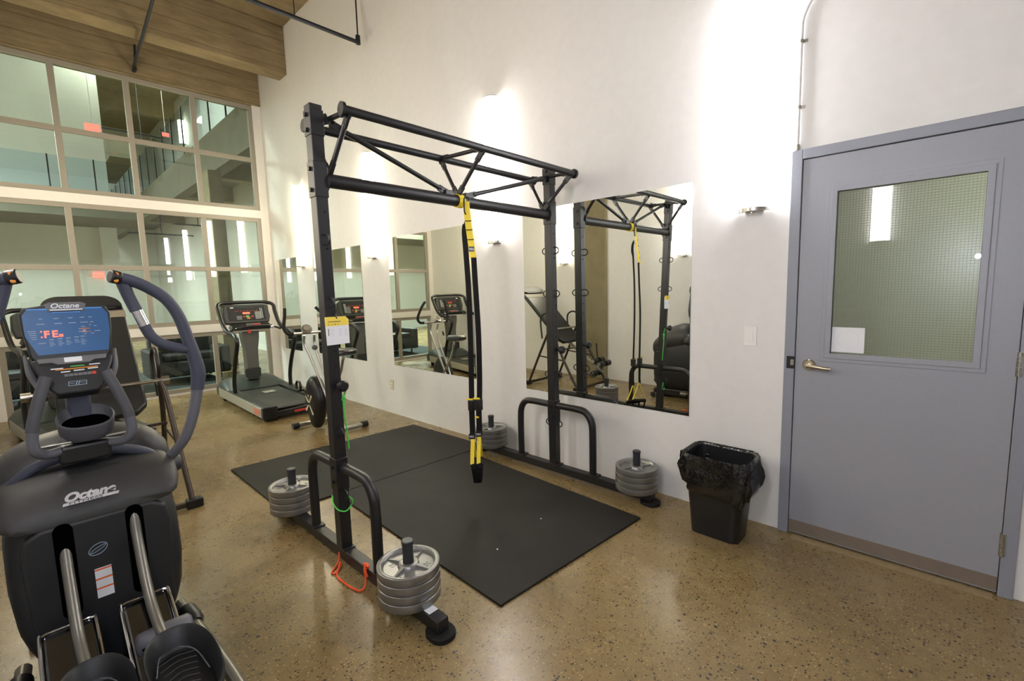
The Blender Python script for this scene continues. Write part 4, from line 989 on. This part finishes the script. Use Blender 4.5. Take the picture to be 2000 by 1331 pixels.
# ================================================================== INVERSION TABLE
iv = thing('inversion_table', (-4.25, 0.33, 0), 'black inversion table with a dark padded board and brown steel A-frame behind the elliptical', 'inversion table')
bt, bb_ = V((-5.02, 0.33, 1.47)), V((-4.19, 0.33, 0.655)); bd = (bb_-bt).normalized(); bn_ = Y.cross(bd).normalized()
if bn_.x < 0: bn_ = -bn_
hwid = 0.245
def board(a0_, a1_, hw0, hw1, r, th, off):
    Lb = (bb_-bt).length
    pts = []
    s0, s1 = a0_*Lb, a1_*Lb
    n = 8
    outl = [(-hw0+r*(1-math.cos(PI/2*k/n)), s0+r*(1-math.sin(PI/2*k/n))) for k in range(n+1)]
    outl += [(hw0-r*(1-math.cos(PI/2*k/n)), s0+r*(1-math.sin(PI/2*k/n))) for k in range(n, -1, -1)]
    outl += [(hw1, s1-r*0.5), (hw1-r*0.5, s1), (-hw1+r*0.5, s1), (-hw1, s1-r*0.5)]
    return MB().prism(outl, bt+bn_*off, Y, bd, bn_*th)
bo_ = board(0, 1, hwid, hwid*0.96, 0.13, 0.06, -0.03).mesh('board', VINYL, iv, bevel=0.015, seg=3, ang=50)
board(0.0, 0.125, hwid-0.012, hwid-0.012, 0.11, 0.022, 0.03).mesh('head_pad', VINYL, iv, bevel=0.008)
Lb = (bb_-bt).length
MB().prism([(-hwid-0.002, 0.13*Lb), (hwid+0.002, 0.13*Lb), (hwid+0.002, 0.195*Lb), (-hwid-0.002, 0.195*Lb)], bt+bn_*0.0305, Y, bd, bn_*0.003).mesh('board_stripe', BEIGE, iv, smooth=False, label='beige stripe across the board')
for y in (-0.03, 0.69):
    s = 1 if y > 0.3 else -1
    MB().tube([(-4.72, y+s*0.01, 0.04), (-4.50, y, 0.50), (-4.36, y-s*0.02, 0.80), (-4.32, y-s*0.03, 0.86)], 0.018, 10, sub=4).mesh('leg', BROWNST, iv)
    MB().tube([(-3.82, y+s*0.01, 0.04), (-4.05, y, 0.42), (-4.24, y-s*0.01, 0.76), (-4.28, y-s*0.03, 0.86)], 0.018, 10, sub=4).mesh('leg', BROWNST, iv)
    MB().bar((-4.52, y, 0.46), (-4.06, y, 0.42), 0.02, 0.006).mesh('spreader', BROWNST, iv)
    MB().tube([(-4.30, y-s*0.03, 0.86), (-4.27, y-s*0.03, 0.98), (-4.33, y-s*0.03, 1.08), (-4.43, y-s*0.03, 1.09), (-4.50, y-s*0.03, 1.0), (-4.47, y-s*0.02, 0.72)], 0.013, 10).mesh('side_handle', BLACKP, iv)
    MB().cyl((-4.30, y-s*0.05, 0.86), (-4.30, y+s*0.03, 0.86), 0.03).mesh('pivot', STEEL, iv)
for x in (-4.72, -3.82):
    MB().bar((x, -0.05, 0.035), (x, 0.71, 0.035), 0.036, 0.036).mesh('base_bar', BROWNST, iv, bevel=0.004)
    for y, s in ((-0.05, -1), (0.71, 1)):
        MB().box(x-0.03, x+0.03, y-0.05, y+0.05, 0.001, 0.065).mesh('foot_cap', BLACKP, iv, bevel=0.008)
MB().cyl((-4.30, 0.0, 0.86), (-4.30, 0.66, 0.86), 0.014).mesh('axle', STEEL, iv)
e0 = bb_-bn_*0.05-bd*0.12; e1 = V((-3.62, 0.33, 0.24))
MB().bar(e0, e1, 0.035, 0.035).mesh('shaft', STEEL, iv, bevel=0.003)
for f, off in ((0.80, 0.07), (0.93, 0.09), (0.90, -0.05)):
    p = e0.lerp(e1, f)+V((0.05, 0, 0.08))*(off/0.07)
    for s in (-1, 1):
        MB().cyl(p+Y*s*0.03, p+Y*s*0.13, 0.042).mesh('ankle_roller', BLACKP, iv, bevel=0.006)
        MB().cyl(p+Y*s*0.128, p+Y*s*0.142, 0.030).mesh('roller_cap', CHROME, iv)
    MB().bar(e0.lerp(e1, f), p, 0.02, 0.012).mesh('roller_arm', BROWNST, iv)
MB().cyl((-3.70, 0.33, 0.28), (-3.74, 0.33, 0.66), 0.010).mesh('adjuster_lever', BLACKP, iv)
MB().tube([(-3.9, 0.1, 0.27), (-3.8, 0.2, 0.20), (-3.7, 0.46, 0.20), (-3.86, 0.56, 0.28)], 0.01, 8).mesh('foot_platform', BLACKP, iv)
MB().bar((-4.18, 0.0, 0.56), (-4.18, 0.66, 0.56), 0.02, 0.02).mesh('cross_brace', BROWNST, iv)
# ================================================================== ELLIPTICAL
EC = 0.118
el = thing('elliptical_trainer', (-2.2, EC, 0), 'large dark grey elliptical trainer with a blue console and chrome lettering, closest to the camera', 'elliptical')
def sell(x, zb, zt, hw, n=36, e=3.2, cy=EC, tb=1.0, dx=0.0):
    pts = []; zc, hz = (zb+zt)/2, (zt-zb)/2
    for k in range(n):
        a = 2*PI*k/n; c_, s_ = math.cos(a), math.sin(a)
        yy = math.copysign(abs(c_)**(2/e), c_); zz = math.copysign(abs(s_)**(2/e), s_)
        f = 1.0 if zz > -0.2 else 1-(1-tb)*(-zz-0.2)/0.8
        pts.append(V((x+dx*zz, cy+hw*yy*f, zc+hz*zz)))
    return pts
body = MB().loft([sell(-2.875, 0.20, 0.60, 0.12, tb=0.9), sell(-2.86, 0.13, 0.72, 0.185, tb=0.9), sell(-2.80, 0.10, 0.78, 0.222, tb=0.88), sell(-2.66, 0.09, 0.845, 0.243, tb=0.86), sell(-2.50, 0.09, 0.885, 0.250, tb=0.84),
                 sell(-2.38, 0.09, 0.885, 0.250, tb=0.84), sell(-2.30, 0.10, 0.855, 0.246, tb=0.82), sell(-2.235, 0.12, 0.80, 0.238, tb=0.82), sell(-2.19, 0.15, 0.735, 0.222, tb=0.82), sell(-2.178, 0.18, 0.69, 0.20, tb=0.84)])
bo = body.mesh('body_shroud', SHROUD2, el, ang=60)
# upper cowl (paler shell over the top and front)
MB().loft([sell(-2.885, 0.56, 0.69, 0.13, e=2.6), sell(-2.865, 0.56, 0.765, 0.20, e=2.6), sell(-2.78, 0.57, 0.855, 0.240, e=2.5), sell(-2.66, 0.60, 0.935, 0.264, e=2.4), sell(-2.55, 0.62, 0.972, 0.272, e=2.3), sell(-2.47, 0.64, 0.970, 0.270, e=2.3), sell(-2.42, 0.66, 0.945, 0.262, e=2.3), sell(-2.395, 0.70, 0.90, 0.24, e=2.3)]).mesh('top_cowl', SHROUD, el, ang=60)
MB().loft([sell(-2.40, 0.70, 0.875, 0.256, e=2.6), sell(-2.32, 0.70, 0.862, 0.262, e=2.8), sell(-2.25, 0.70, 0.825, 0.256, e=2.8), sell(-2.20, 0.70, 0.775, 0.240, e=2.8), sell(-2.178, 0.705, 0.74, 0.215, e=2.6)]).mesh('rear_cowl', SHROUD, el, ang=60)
# rear panel; flat black plates stand in for the shade inside two pedal slots
pts = [(-0.205, 0.62), (-0.195, 0.685), (-0.15, 0.712), (0.15, 0.712), (0.195, 0.685), (0.205, 0.62), (0.195, 0.30), (0.165, 0.15), (-0.165, 0.15), (-0.195, 0.30)]
MB().prism(pts, (-2.215, EC, 0), Y, Z, (0.043, 0, 0)).mesh('rear_panel', SHROUD2, el, bevel=0.012, seg=3)
HOLE = mat('recess_shade_black', rgb(4, 4, 5), 0.9, spec=0.0)
for yc in (0.022, 0.214):
    MB().prism([(p[0], p[1]) for p in rrect(0.052, 0.34, 0.025, 8)], (-2.176, yc, 0.545), Y, Z, (0.0052, 0, 0)).mesh('slot_shade', HOLE, el, smooth=False)
# crossbar arch and pivots
MB().tube([(-2.375, -0.118, 0.785), (-2.362, -0.085, 0.835), (-2.355, -0.03, 0.880), (-2.35, 0.04, 0.904), (-2.35, 0.118, 0.909), (-2.35, 0.20, 0.896), (-2.355, 0.285, 0.860), (-2.375, 0.345, 0.80)], 0.019, 12).mesh('axle_cover', GRIP, el)
for yy, s in ((0.352, 1), (-0.116, -1)):
    MB().lathe((-2.385, yy-s*0.035, 0.775), [(0.0, 0.0), (0.046, 0.0), (0.052, 0.01), (0.050, 0.04), (0.040, 0.055), (0.036, 0.082), (0.028, 0.092), (0, 0.094)], 28, (0, s, 0)).mesh('arm_pivot', SHROUD, el, ang=50)
    MB().cyl((-2.385, yy+s*0.004, 0.775), (-2.385, yy+s*0.010, 0.775), 0.053, n=28).mesh('pivot_ring', BLACKP, el)
# moving arms
XA = -2.30
def arm(s):
    Yf = lambda y: y if s > 0 else 2*EC-y+0.006
    q = lambda L_: [V((x, Yf(y), z)) for x, y, z in L_]
    MB().tube(q([(-2.385, 0.352, 0.79), (-2.34, 0.385, 0.835), (-2.31, 0.424, 0.90), (-2.30, 0.458, 1.00), (-2.30, 0.480, 1.10)]), [0.020, 0.020, 0.021, 0.022], 12, flat=0.85).mesh('arm_tube', ARMG, el)
    g = MB().tube(q([(-2.30, 0.478, 1.09), (-2.30, 0.487, 1.16), (-2.30, 0.478, 1.235), (-2.30, 0.462, 1.31), (-2.30, 0.440, 1.40), (-2.30, 0.405, 1.470), (-2.30, 0.350, 1.518), (-2.29, 0.300, 1.545), (-2.28, 0.262, 1.556)]), [0.024, 0.027, 0.025, 0.0225, 0.022, 0.022, 0.022, 0.022, 0.0215], 14)
    g.tube(q([(-2.30, 0.470, 1.26), (-2.30, 0.425, 1.272), (-2.30, 0.380, 1.292), (-2.30, 0.345, 1.325), (-2.30, 0.325, 1.372)]), 0.0195, 14)
    g.tube(q([(-2.30, 0.306, 1.430), (-2.30, 0.290, 1.480), (-2.295, 0.276, 1.53), (-2.29, 0.272, 1.55)]), 0.021, 14)
    g.mesh('moving_grip', GRIP, el, ang=70)
    MB().cyl(V((-2.30, Yf(0.3265), 1.368)), V((-2.30, Yf(0.3055), 1.434)), 0.0185, n=20).mesh('pulse_grip', CHROME, el)
    tip = MB().cyl(V((-2.281, Yf(0.266), 1.555)), V((-2.272, Yf(0.236), 1.562)), 0.0245, n=22).mesh('button_cap', BLACKP, el, bevel=0.004)
    for k, (y, z) in enumerate(((0.255, 1.572), (0.252, 1.548))):
        MB().lathe(V((-2.262+0.002*k, Yf(y), z-0.004)), [(0, 0.007), (0.006, 0.007), (0.0075, 0.004), (0.0075, 0)], 16, (0.93, 0, 0.3)).mesh('orange_button', ORANGE, el)
arm(1); arm(-1)
# console mast
MB().loft([[V((x+dx, EC+y*hw, z)) for y, x in ((-1, -0.035), (1, -0.035), (1, 0.035), (-1, 0.035))] for z, hw, dx in ((0.80, 0.075, -2.50), (0.86, 0.07, -2.50), (0.93, 0.045, -2.50), (1.05, 0.036, -2.49), (1.20, 0.036, -2.485))]).mesh('console_mast', GRIP, el, bevel=0.012, seg=3)
MB().prism(rrect(0.155, 0.075, 0.02), (-2.47, EC, 0.895), Y, Z, (0.075, 0, 0)).mesh('mast_collar', BLACKP, el, bevel=0.012, seg=3)
# console
co = V((-2.470, EC, 1.302)); cu = V((-0.26, 0, 0.9656)); cn = V((0.9656, 0, 0.26))
back = MB()
back.loft([[co+Y*p[0]*s_+cu*p[1]*s_-cn*d for p in [(-0.100, -0.050), (0.100, -0.050), (0.112, -0.03), (0.126, 0.07), (0.128, 0.13), (0.115, 0.158), (0.05, 0.168), (-0.05, 0.168), (-0.115, 0.158), (-0.128, 0.13), (-0.126, 0.07), (-0.112, -0.03)]] for s_, d in ((1.0, 0.0), (1.02, 0.012), (0.99, 0.035), (0.75, 0.07))])
con = back.mesh('console', SHROUD2, el, bevel=0.004)
def cpad(poly, m, nm, k0=0.0, k=0.002, par=con):
    return MB().prism(poly, co+cn*k0, Y, cu, cn*k).mesh(nm, m, par, smooth=False)
blue = cpad([(-0.092, -0.026), (0.0, -0.034+0.010), (0.108, -0.024), (0.120, 0.05), (0.121, 0.128), (0.108, 0.150), (0.05, 0.155), (0.042, 0.138), (-0.042, 0.138), (-0.05, 0.155), (-0.108, 0.150), (-0.121, 0.128), (-0.120, 0.05)], BLUE, 'blue_display')
for a, b in ((-0.108, -0.052), (0.052, 0.106)): cpad([(a, 0.1485), (b, 0.1485), (b, 0.153), (a, 0.153)], LIGHTBLUE, 'display_edge', 0.0018, 0.0012)
cpad([(-0.04, 0.135), (0.04, 0.135), (0.04, 0.1385), (-0.04, 0.1385)], LIGHTBLUE, 'display_edge', 0.0018, 0.0012)
cpad([(-0.060, 0.168), (-0.050, 0.141), (0.050, 0.141), (0.060, 0.168), (0.045, 0.176), (-0.045, 0.176)], CONSG, 'badge', 0.0, 0.006)
text('lettering', 'Octane', 0.026, WHITEP, con, co-Y*0.044+cu*0.153+cn*0.0068, Y, cu, 0.0006, shear=0.25, bold=0.0007, sx=1.05)
cpad([(-0.045, 0.1435), (0.048, 0.1435), (0.048, 0.1485), (-0.045, 0.1485)], WHITEP, 'badge_bar', 0.006, 0.001)
# red LED characters
def dig(s_, u_, v_, size):
    text('led_readout', s_, size, LED, con, co+Y*u_+cu*v_+cn*0.003, Y, cu, 0.0005, bold=0.0006)
dig('F', -0.071, 0.041, 0.036); dig('E', -0.049, 0.041, 0.036)
for (a, b) in ((-0.0785, 0.041), (-0.0785, 0.0625), (-0.0225, 0.041), (-0.0285, 0.041), (-0.0285, 0.0465), (-0.0225, 0.0465)):
    cpad([(a, b), (a+0.0045, b), (a+0.0045, b+0.0042), (a, b+0.0042)], LED, 'led_dot', 0.002, 0.0012)
# small printed captions (too small to read in the photo: short pale strokes)
cap = MB()
for row, (v_, us, ln) in enumerate(((0.112, (-0.078, -0.038, 0.002, 0.036, 0.062), 0.014), (0.092, (-0.086, -0.038, 0.002, 0.036, 0.064), 0.022))):
    for i_, u_ in enumerate(us): l = ln*(0.7 if i_ in (0, 4) and row == 0 else (0.5 if i_ == 4 else 1)); cap.prism([(u_, v_), (u_+l, v_), (u_+l, v_+0.0028), (u_, v_+0.0028)], co+cn*0.002, Y, cu, cn*0.0006)
for k in range(5): cap.prism([(-0.112+k*0.002, 0.066-k*0.0075), (-0.090, 0.066-k*0.0075), (-0.090, 0.0682-k*0.0075), (-0.112+k*0.002, 0.0682-k*0.0075)], co+cn*0.002, Y, cu, cn*0.0006)
for u_, v_, l in ((0.036, 0.075, 0.012), (0.028, 0.067, 0.012), (0.026, 0.056, 0.012), (0.060, 0.081, 0.006), (0.074, 0.076, 0.008), (0.074, 0.055, 0.018), (0.062, 0.046, 0.010), (0.042, 0.045, 0.007), (-0.088, 0.018, 0.020)):
    cap.prism([(u_, v_), (u_+l, v_), (u_+l, v_+0.0026), (u_, v_+0.0026)], co+cn*0.002, Y, cu, cn*0.0006)
for i_, (u_, rows) in enumerate(((-0.058, 4), (-0.034, 4), (-0.012, 4), (0.012, 3), (0.030, 5))):
    cap.prism([(u_, 0.030+0.0015*i_), (u_+0.013, 0.030+0.0015*i_), (u_+0.013, 0.0328+0.0015*i_), (u_, 0.0328+0.0015*i_)], co+cn*0.002, Y, cu, cn*0.0006)
    for r in range(rows):
        l = 0.010+0.006*((r*7+i_*3) % 3)/2; cap.prism([(u_, 0.022-r*0.0052+0.001*i_), (u_+l, 0.022-r*0.0052+0.001*i_), (u_+l, 0.0236-r*0.0052+0.001*i_), (u_, 0.0236-r*0.0052+0.001*i_)], co+cn*0.002, Y, cu, cn*0.0006)
cap.mesh('caption_print', GREYP, con, smooth=False)['kind'] = 'stuff'
sw1 = MB().prism([(0.046+0.016*math.cos(a), 0.066+0.0045*math.sin(a)) for a in [PI*k/8 for k in range(9)]]+[(0.046+0.012*math.cos(a), 0.066+0.001*math.sin(a)) for a in [PI-PI*k/8 for k in range(9)]], co+cn*0.002, Y, cu, cn*0.0008)
sw1.prism([(0.040, 0.053), (0.064, 0.0545), (0.066, 0.057), (0.058, 0.0555), (0.040, 0.055)], co+cn*0.002, Y, cu, cn*0.0008)
sw1.mesh('program_swoosh', ORANGE, con, smooth=False)
MB().prism([(0.038, 0.064), (0.041, 0.064), (0.052, 0.053), (0.049, 0.053)], co+cn*0.0024, Y, cu, cn*0.0008).prism([(0.050, 0.064), (0.047, 0.064), (0.036, 0.053), (0.039, 0.053)], co+cn*0.0024, Y, cu, cn*0.0008).mesh('program_mark', mat('pink_print', rgb(236, 180, 170), 0.5), con, smooth=False)
# lower keypad, tilted towards the user
ko = V((-2.455, EC, 1.262)); ku = V((-0.55, 0, 0.835)); kn = V((0.835, 0, 0.55))
kp = MB().loft([[ko+Y*p[0]+ku*p[1]-kn*d for p in [(-0.058, -0.150), (0.058, -0.150), (0.075, -0.13), (0.112, -0.03), (0.118, 0.0), (-0.118, 0.0), (-0.112, -0.03), (-0.075, -0.13)]] for d in (0.0, 0.05)]).mesh('keypad', SHROUD2, el, bevel=0.006)
def kpad(poly, m, nm, k0=0.0, k=0.003): return MB().prism(poly, ko+kn*k0, Y, ku, kn*k).mesh(nm, m, kp, smooth=False)
kpad([(-0.098, -0.004), (-0.094, -0.022), (-0.06, -0.022), (-0.045, -0.032), (0.045, -0.032), (0.06, -0.022), (0.094, -0.022), (0.098, -0.004)], CONSG, 'ledge', 0.0, 0.012)
kpad([(-0.026, -0.026), (0.024, -0.026), (0.024, -0.006), (-0.026, -0.006)], PAPER, 'sticker', 0.0115, 0.001)
for a, b, v_, m_ in ((-0.066, -0.032, -0.047, WHITEP), (-0.012, 0.028, -0.042, GREENP), (0.042, 0.074, -0.041, WHITEP), (-0.054, 0.066, -0.052, ORANGE), (-0.04, -0.014, -0.063, WHITEP), (-0.004, 0.026, -0.061, WHITEP), (0.036, 0.066, -0.058, WHITEP)):
    kpad([(a, v_), (b, v_), (b, v_+0.0045), (a, v_+0.0045)], m_, 'key_label', 0.0, 0.001)
for k in range(7): kpad([(-0.032+k*0.013, -0.082), (-0.0205+k*0.013, -0.082), (-0.0205+k*0.013, -0.071), (-0.032+k*0.013, -0.071)], CONSG if k < 6 else REDP, 'key', 0.0, 0.002)
bd_ = kpad([(-0.026, -0.122), (0.026, -0.122), (0.028, -0.104), (-0.024, -0.104)], GREYP, 'model_badge', 0.0, 0.001)
MB().prism([(-0.024, -0.120), (0.024, -0.120), (0.026, -0.106), (-0.022, -0.106)], ko+kn*0.0008, Y, ku, kn*0.0006).mesh('badge_face', BLACKP, kp, smooth=False)
MB().prism([(-0.006, -0.119), (-0.003, -0.119), (0.002, -0.107), (-0.001, -0.107)], ko+kn*0.0014, Y, ku, kn*0.0005).mesh('badge_mark', GREYP, kp, smooth=False)
MB().prism([(0.001, -0.119), (0.004, -0.119), (0.009, -0.107), (0.006, -0.107)], ko+kn*0.0014, Y, ku, kn*0.0005).mesh('badge_mark', GREYP, kp, smooth=False)
for a_, b_, v_ in ((-0.021, -0.007, -0.1135), (0.009, 0.023, -0.1135)): MB().prism([(a_, v_), (b_, v_), (b_, v_+0.0014), (a_, v_+0.0014)], ko+kn*0.0014, Y, ku, kn*0.0005).mesh('badge_line', GREYP, kp, smooth=False)
for s in (-1, 1):   # side wings
    MB().tube([(-2.485, EC+s*0.128, 1.28), (-2.47, EC+s*0.120, 1.21), (-2.46, EC+s*0.098, 1.15), (-2.455, EC+s*0.07, 1.125)], [0.010, 0.024, 0.022, 0.010], 10, flat=0.5).mesh('console_wing', CONSG, el)
# fixed grips
for s in (-1, 1):
    f = lambda y: EC+s*(y-EC)
    MB().tube([V((-2.375, f(0.200), 1.205)), V((-2.36, f(0.225), 1.130)), V((-2.355, f(0.246), 1.055)), V((-2.355, f(0.254), 1.015))], 0.0185, 14).mesh('fixed_grip', GRIP2, el)
    MB().tube([V((-2.355, f(0.253), 1.018)), V((-2.355, f(0.257), 0.975)), V((-2.36, f(0.250), 0.940)), V((-2.385, f(0.225), 0.918)), V((-2.43, f(0.17), 0.915)), V((-2.47, f(0.135), 0.92))], 0.0175, 14).mesh('grip_tube', ARMG, el)
MB().cyl((-2.40, -0.01, 0.945), (-2.40, 0.245, 0.945), 0.005).mesh('cross_rod', STEEL, el)
# bottle tray
def ov(w_, d_, z, t=0.0): return [V((-2.415+d_*math.sin(a), EC+0.012+w_*math.copysign(abs(math.cos(a))**0.7, math.cos(a)), z-t*math.sin(a))) for a in [2*PI*k/28 for k in range(28)]]
MB().loft([ov(0.052, 0.030, 0.940), ov(0.080, 0.050, 0.975, 0.012), ov(0.086, 0.058, 1.030, 0.034), ov(0.081, 0.053, 1.036, 0.034), ov(0.072, 0.044, 1.000, 0.026), ov(0.066, 0.040, 0.985, 0.020)], cap=False).mesh('bottle_tray', GRIP2, el, ang=50)
MB().loft([ov(0.0725, 0.0445, 1.002, 0.0265), ov(0.068, 0.042, 0.985, 0.020), ov(0.04, 0.02, 0.955)]).mesh('tray_well', HOLE, el, smooth=False)
LETC = mat('bright_chrome_lettering', rgb(222, 222, 228), 0.32, 0.55)
# logo on the cowl
lo = V((-2.168, 0.034, 0.780)); lu, lv = V((0, 1, 0.0)), V((-0.72, 0, 0.70))
text('lettering', 'Octane', 0.044, LETC, el, lo+V((0.010, 0, 0.012)), lu, lv, 0.002, shear=0.3, bold=0.0022, sx=1.02)
ln_ = lu.cross(lv).normalized(); q0 = lo+V((0.010, 0, 0.012))-lv*0.014
br = MB().prism([(-0.004, 0.0), (0.142, 0.0), (0.145, 0.010), (-0.001, 0.010)], q0, lu, lv, ln_*0.002).mesh('logo_bar', LETC, el, smooth=False)
text('lettering', 'FITNESS', 0.0105, SHROUD2, el, q0+lv*0.0015+lu*0.012+ln_*0.0024, lu, lv, 0.0003, sx=2.4)
# ring emblem
def ring_pts(rx, rz, n=40): return [(rx*math.cos(2*PI*k/n), rz*math.sin(2*PI*k/n)) for k in range(n)]
em = MB().tube([V((-2.1705, 0.105+0.0255*math.cos(a), 0.592+0.0195*math.sin(a)+0.006*math.cos(a))) for a in [2*PI*k/30 for k in range(30)]], 0.0011, 6, closed=True, sub=1)
em.tube([V((-2.1705, 0.105+0.022*math.cos(a)*1.0, 0.592+0.006*math.sin(a)+0.010*math.cos(a))) for a in [2*PI*k/30 for k in range(30)]], 0.001, 6, closed=True, sub=1)
em.mesh('emblem', GREYP, el)
wl_ = MB().box(-2.1725, -2.170, 0.088, 0.134, 0.410, 0.520).mesh('warning_label', PAPER, el, smooth=False)
for z in (0.512, 0.477, 0.442): MB().box(-2.1702, -2.1696, 0.088, 0.134, z, z+0.006).mesh('label_stripe', mat('label_orange', rgb(226, 108, 50), 0.5), wl_, smooth=False)
# pedal rods, pedals, rollers, chrome covers
DCH = mat('dark_chrome', rgb(96, 98, 102), 0.13, 1.0)
for yc, dz, xp in ((0.214, 0.0, 0.0), (0.022, -0.02, -0.06)):
    MB().tube([(-2.19, yc, 0.690+dz*3), (-2.14, yc, 0.560+dz), (-2.03, yc+0.002, 0.405+dz), (-1.90, yc+0.010, 0.325+dz), (-1.74+xp, yc+0.014, 0.302+dz), (-1.50+xp, yc+0.016, 0.285+dz)], 0.0165, 14).mesh('pedal_rod', TUBEG, el)
    px_, py_, pz_ = -1.635+xp, yc+0.018, 0.335+dz
    def foot(sc, z, hw=0.088, hl=0.200):
        out = []
        for k in range(40):
            a = 2*PI*k/40; c_, s_ = math.cos(a), math.sin(a)
            out.append(V((px_+0.02-hl*sc*math.copysign(abs(c_)**0.85, c_), py_+hw*sc*math.copysign(abs(s_)**0.8, s_)*(1.0+0.06*c_), z)))
        return out
    MB().loft([foot(0.80, pz_-0.045), foot(0.92, pz_-0.03), foot(1.0, pz_+0.035), foot(1.03, pz_+0.055), foot(0.99, pz_+0.062), foot(0.93, pz_+0.055), foot(0.88, pz_+0.005), foot(0.82, pz_-0.012)]).mesh('foot_pedal', m_pedal if 'm_pedal' in globals() else SHROUD2, el, ang=60)
    MB().loft([foot(0.80, pz_-0.0119), foot(0.80, pz_-0.009), foot(0.72, pz_-0.005)]).mesh('pedal_insert', HOLE if False else BLACKP, el)
    tr_ = MB()
    for k in range(7): tr_.tube([(px_-0.13+0.03*k, py_-0.055+0.004*k, pz_-0.0045), (px_-0.145+0.03*k, py_, pz_-0.0035), (px_-0.13+0.03*k, py_+0.055-0.004*k, pz_-0.0045)], 0.0022, 6, sub=4)
    tr_.mesh('pedal_tread', SHROUD, el)['kind'] = 'stuff'
    MB().tube([(px_-0.05, py_-0.060, pz_-0.002), (px_-0.145, py_-0.035, pz_), (px_-0.155, py_+0.01, pz_), (px_-0.10, py_+0.05, pz_-0.001), (px_+0.02, py_+0.062, pz_-0.002)], 0.002, 6).mesh('pedal_contour', CONSG, el)
# roller carriage and chrome track covers
for yc, x0, zt in ((0.208, -2.13, 0.385), (0.004, -2.13, 0.385)):
    pr_ = [(x0, 0.12), (x0, zt-0.02), (x0+0.01, zt-0.002), (x0+0.03, zt), (x0+0.05, zt-0.012), (x0+0.36, 0.205), (x0+0.36, 0.12)]
    cv = MB().prism(pr_, (0, yc-0.074, 0), X, Z, (0, 0.148, 0)).mesh('track_cover', DCH, el, bevel=0.018, seg=4)
    MB().tube([(x0+0.34, yc-0.070, 0.222), (x0+0.06, yc-0.070, zt-0.012), (x0+0.03, yc-0.062, zt+0.001), (x0+0.026, yc-0.03, zt+0.002), (x0+0.026, yc+0.03, zt+0.002), (x0+0.03, yc+0.062, zt+0.001), (x0+0.06, yc+0.070, zt-0.012), (x0+0.34, yc+0.070, 0.222)], 0.0055, 8, sub=4).mesh('cover_rim', CHROME, el)
for yc, xx, zz in ((0.236, -1.945, 0.30), (0.020, -1.76, 0.20)):
    MB().lathe((xx, yc-0.082, zz), [(0, 0), (0.030, 0.002), (0.040, 0.012), (0.043, 0.082), (0.040, 0.152), (0.030, 0.162), (0, 0.164)], 26, (0, 1, 0)).mesh('roller_housing', ARMG, el, ang=50)
    for s in (-1, 1): MB().box(xx+0.030, xx+0.0445, yc+s*0.052-0.018, yc+s*0.052+0.018, zz+0.004, zz+0.010).mesh('vent', HOLE, el, smooth=False)
for s in (-1, 1):
    yy = EC+s*0.262
    MB().tube([(-2.46, EC+s*0.245, 0.10), (-2.20, yy, 0.10), (-1.82, EC+s*0.288, 0.085), (-1.25, EC+s*0.288, 0.06)], 0.024, 14).mesh('side_tube', TUBEG, el)
    MB().lathe((-2.32, EC+s*0.255, 0.105), [(0.026, -0.06), (0.036, -0.05), (0.038, 0.05), (0.027, 0.07)], 20, (1, s*0.03, 0)).mesh('tube_joint', BLACKP, el)
MB().box(-2.88, -2.12, EC-0.15, EC+0.15, 0.03, 0.12).mesh('base_frame', BLACKP, el, bevel=0.02, seg=3)
MB().cyl((-1.22, EC-0.33, 0.035), (-1.22, EC+0.33, 0.035), 0.034, n=18).mesh('rear_foot', BLACKP, el)
MB().cyl((-2.80, EC-0.20, 0.04), (-2.80, EC+0.24, 0.04), 0.030, n=18).mesh('front_foot', TUBEG, el)
for s in (-1, 1): MB().cyl((-2.84, EC+s*0.20, 0.036), (-2.84, EC+s*0.24, 0.036), 0.0355, n=18).mesh('wheel', BLACKP, el)
MB().box(-2.1, -1.3, EC-0.03, EC+0.03, 0.05, 0.11).mesh('centre_rail', BLACKP, el, bevel=0.01)

# the console group sits a little nearer the user than first laid out
_c = V((-2.47, 0.118, 1.30))
def _shift(o):
    if o.type == 'MESH':
        og = worg(o.parent) if o.parent else V((0, 0, 0))
        for v_ in o.data.vertices:
            p = v_.co+V((-2.2, EC, 0)); v_.co = _c+(p-_c)*0.95+V((0.12, -0.005, 0.006))-V((-2.2, EC, 0))
    for ch in o.children: _shift(ch)
for o in list(el.children):
    if o.name.split('.')[0] in ('console', 'keypad', 'console_wing', 'fixed_grip', 'grip_tube', 'cross_rod', 'bottle_tray', 'tray_well', 'console_mast', 'mast_collar'): _shift(o)
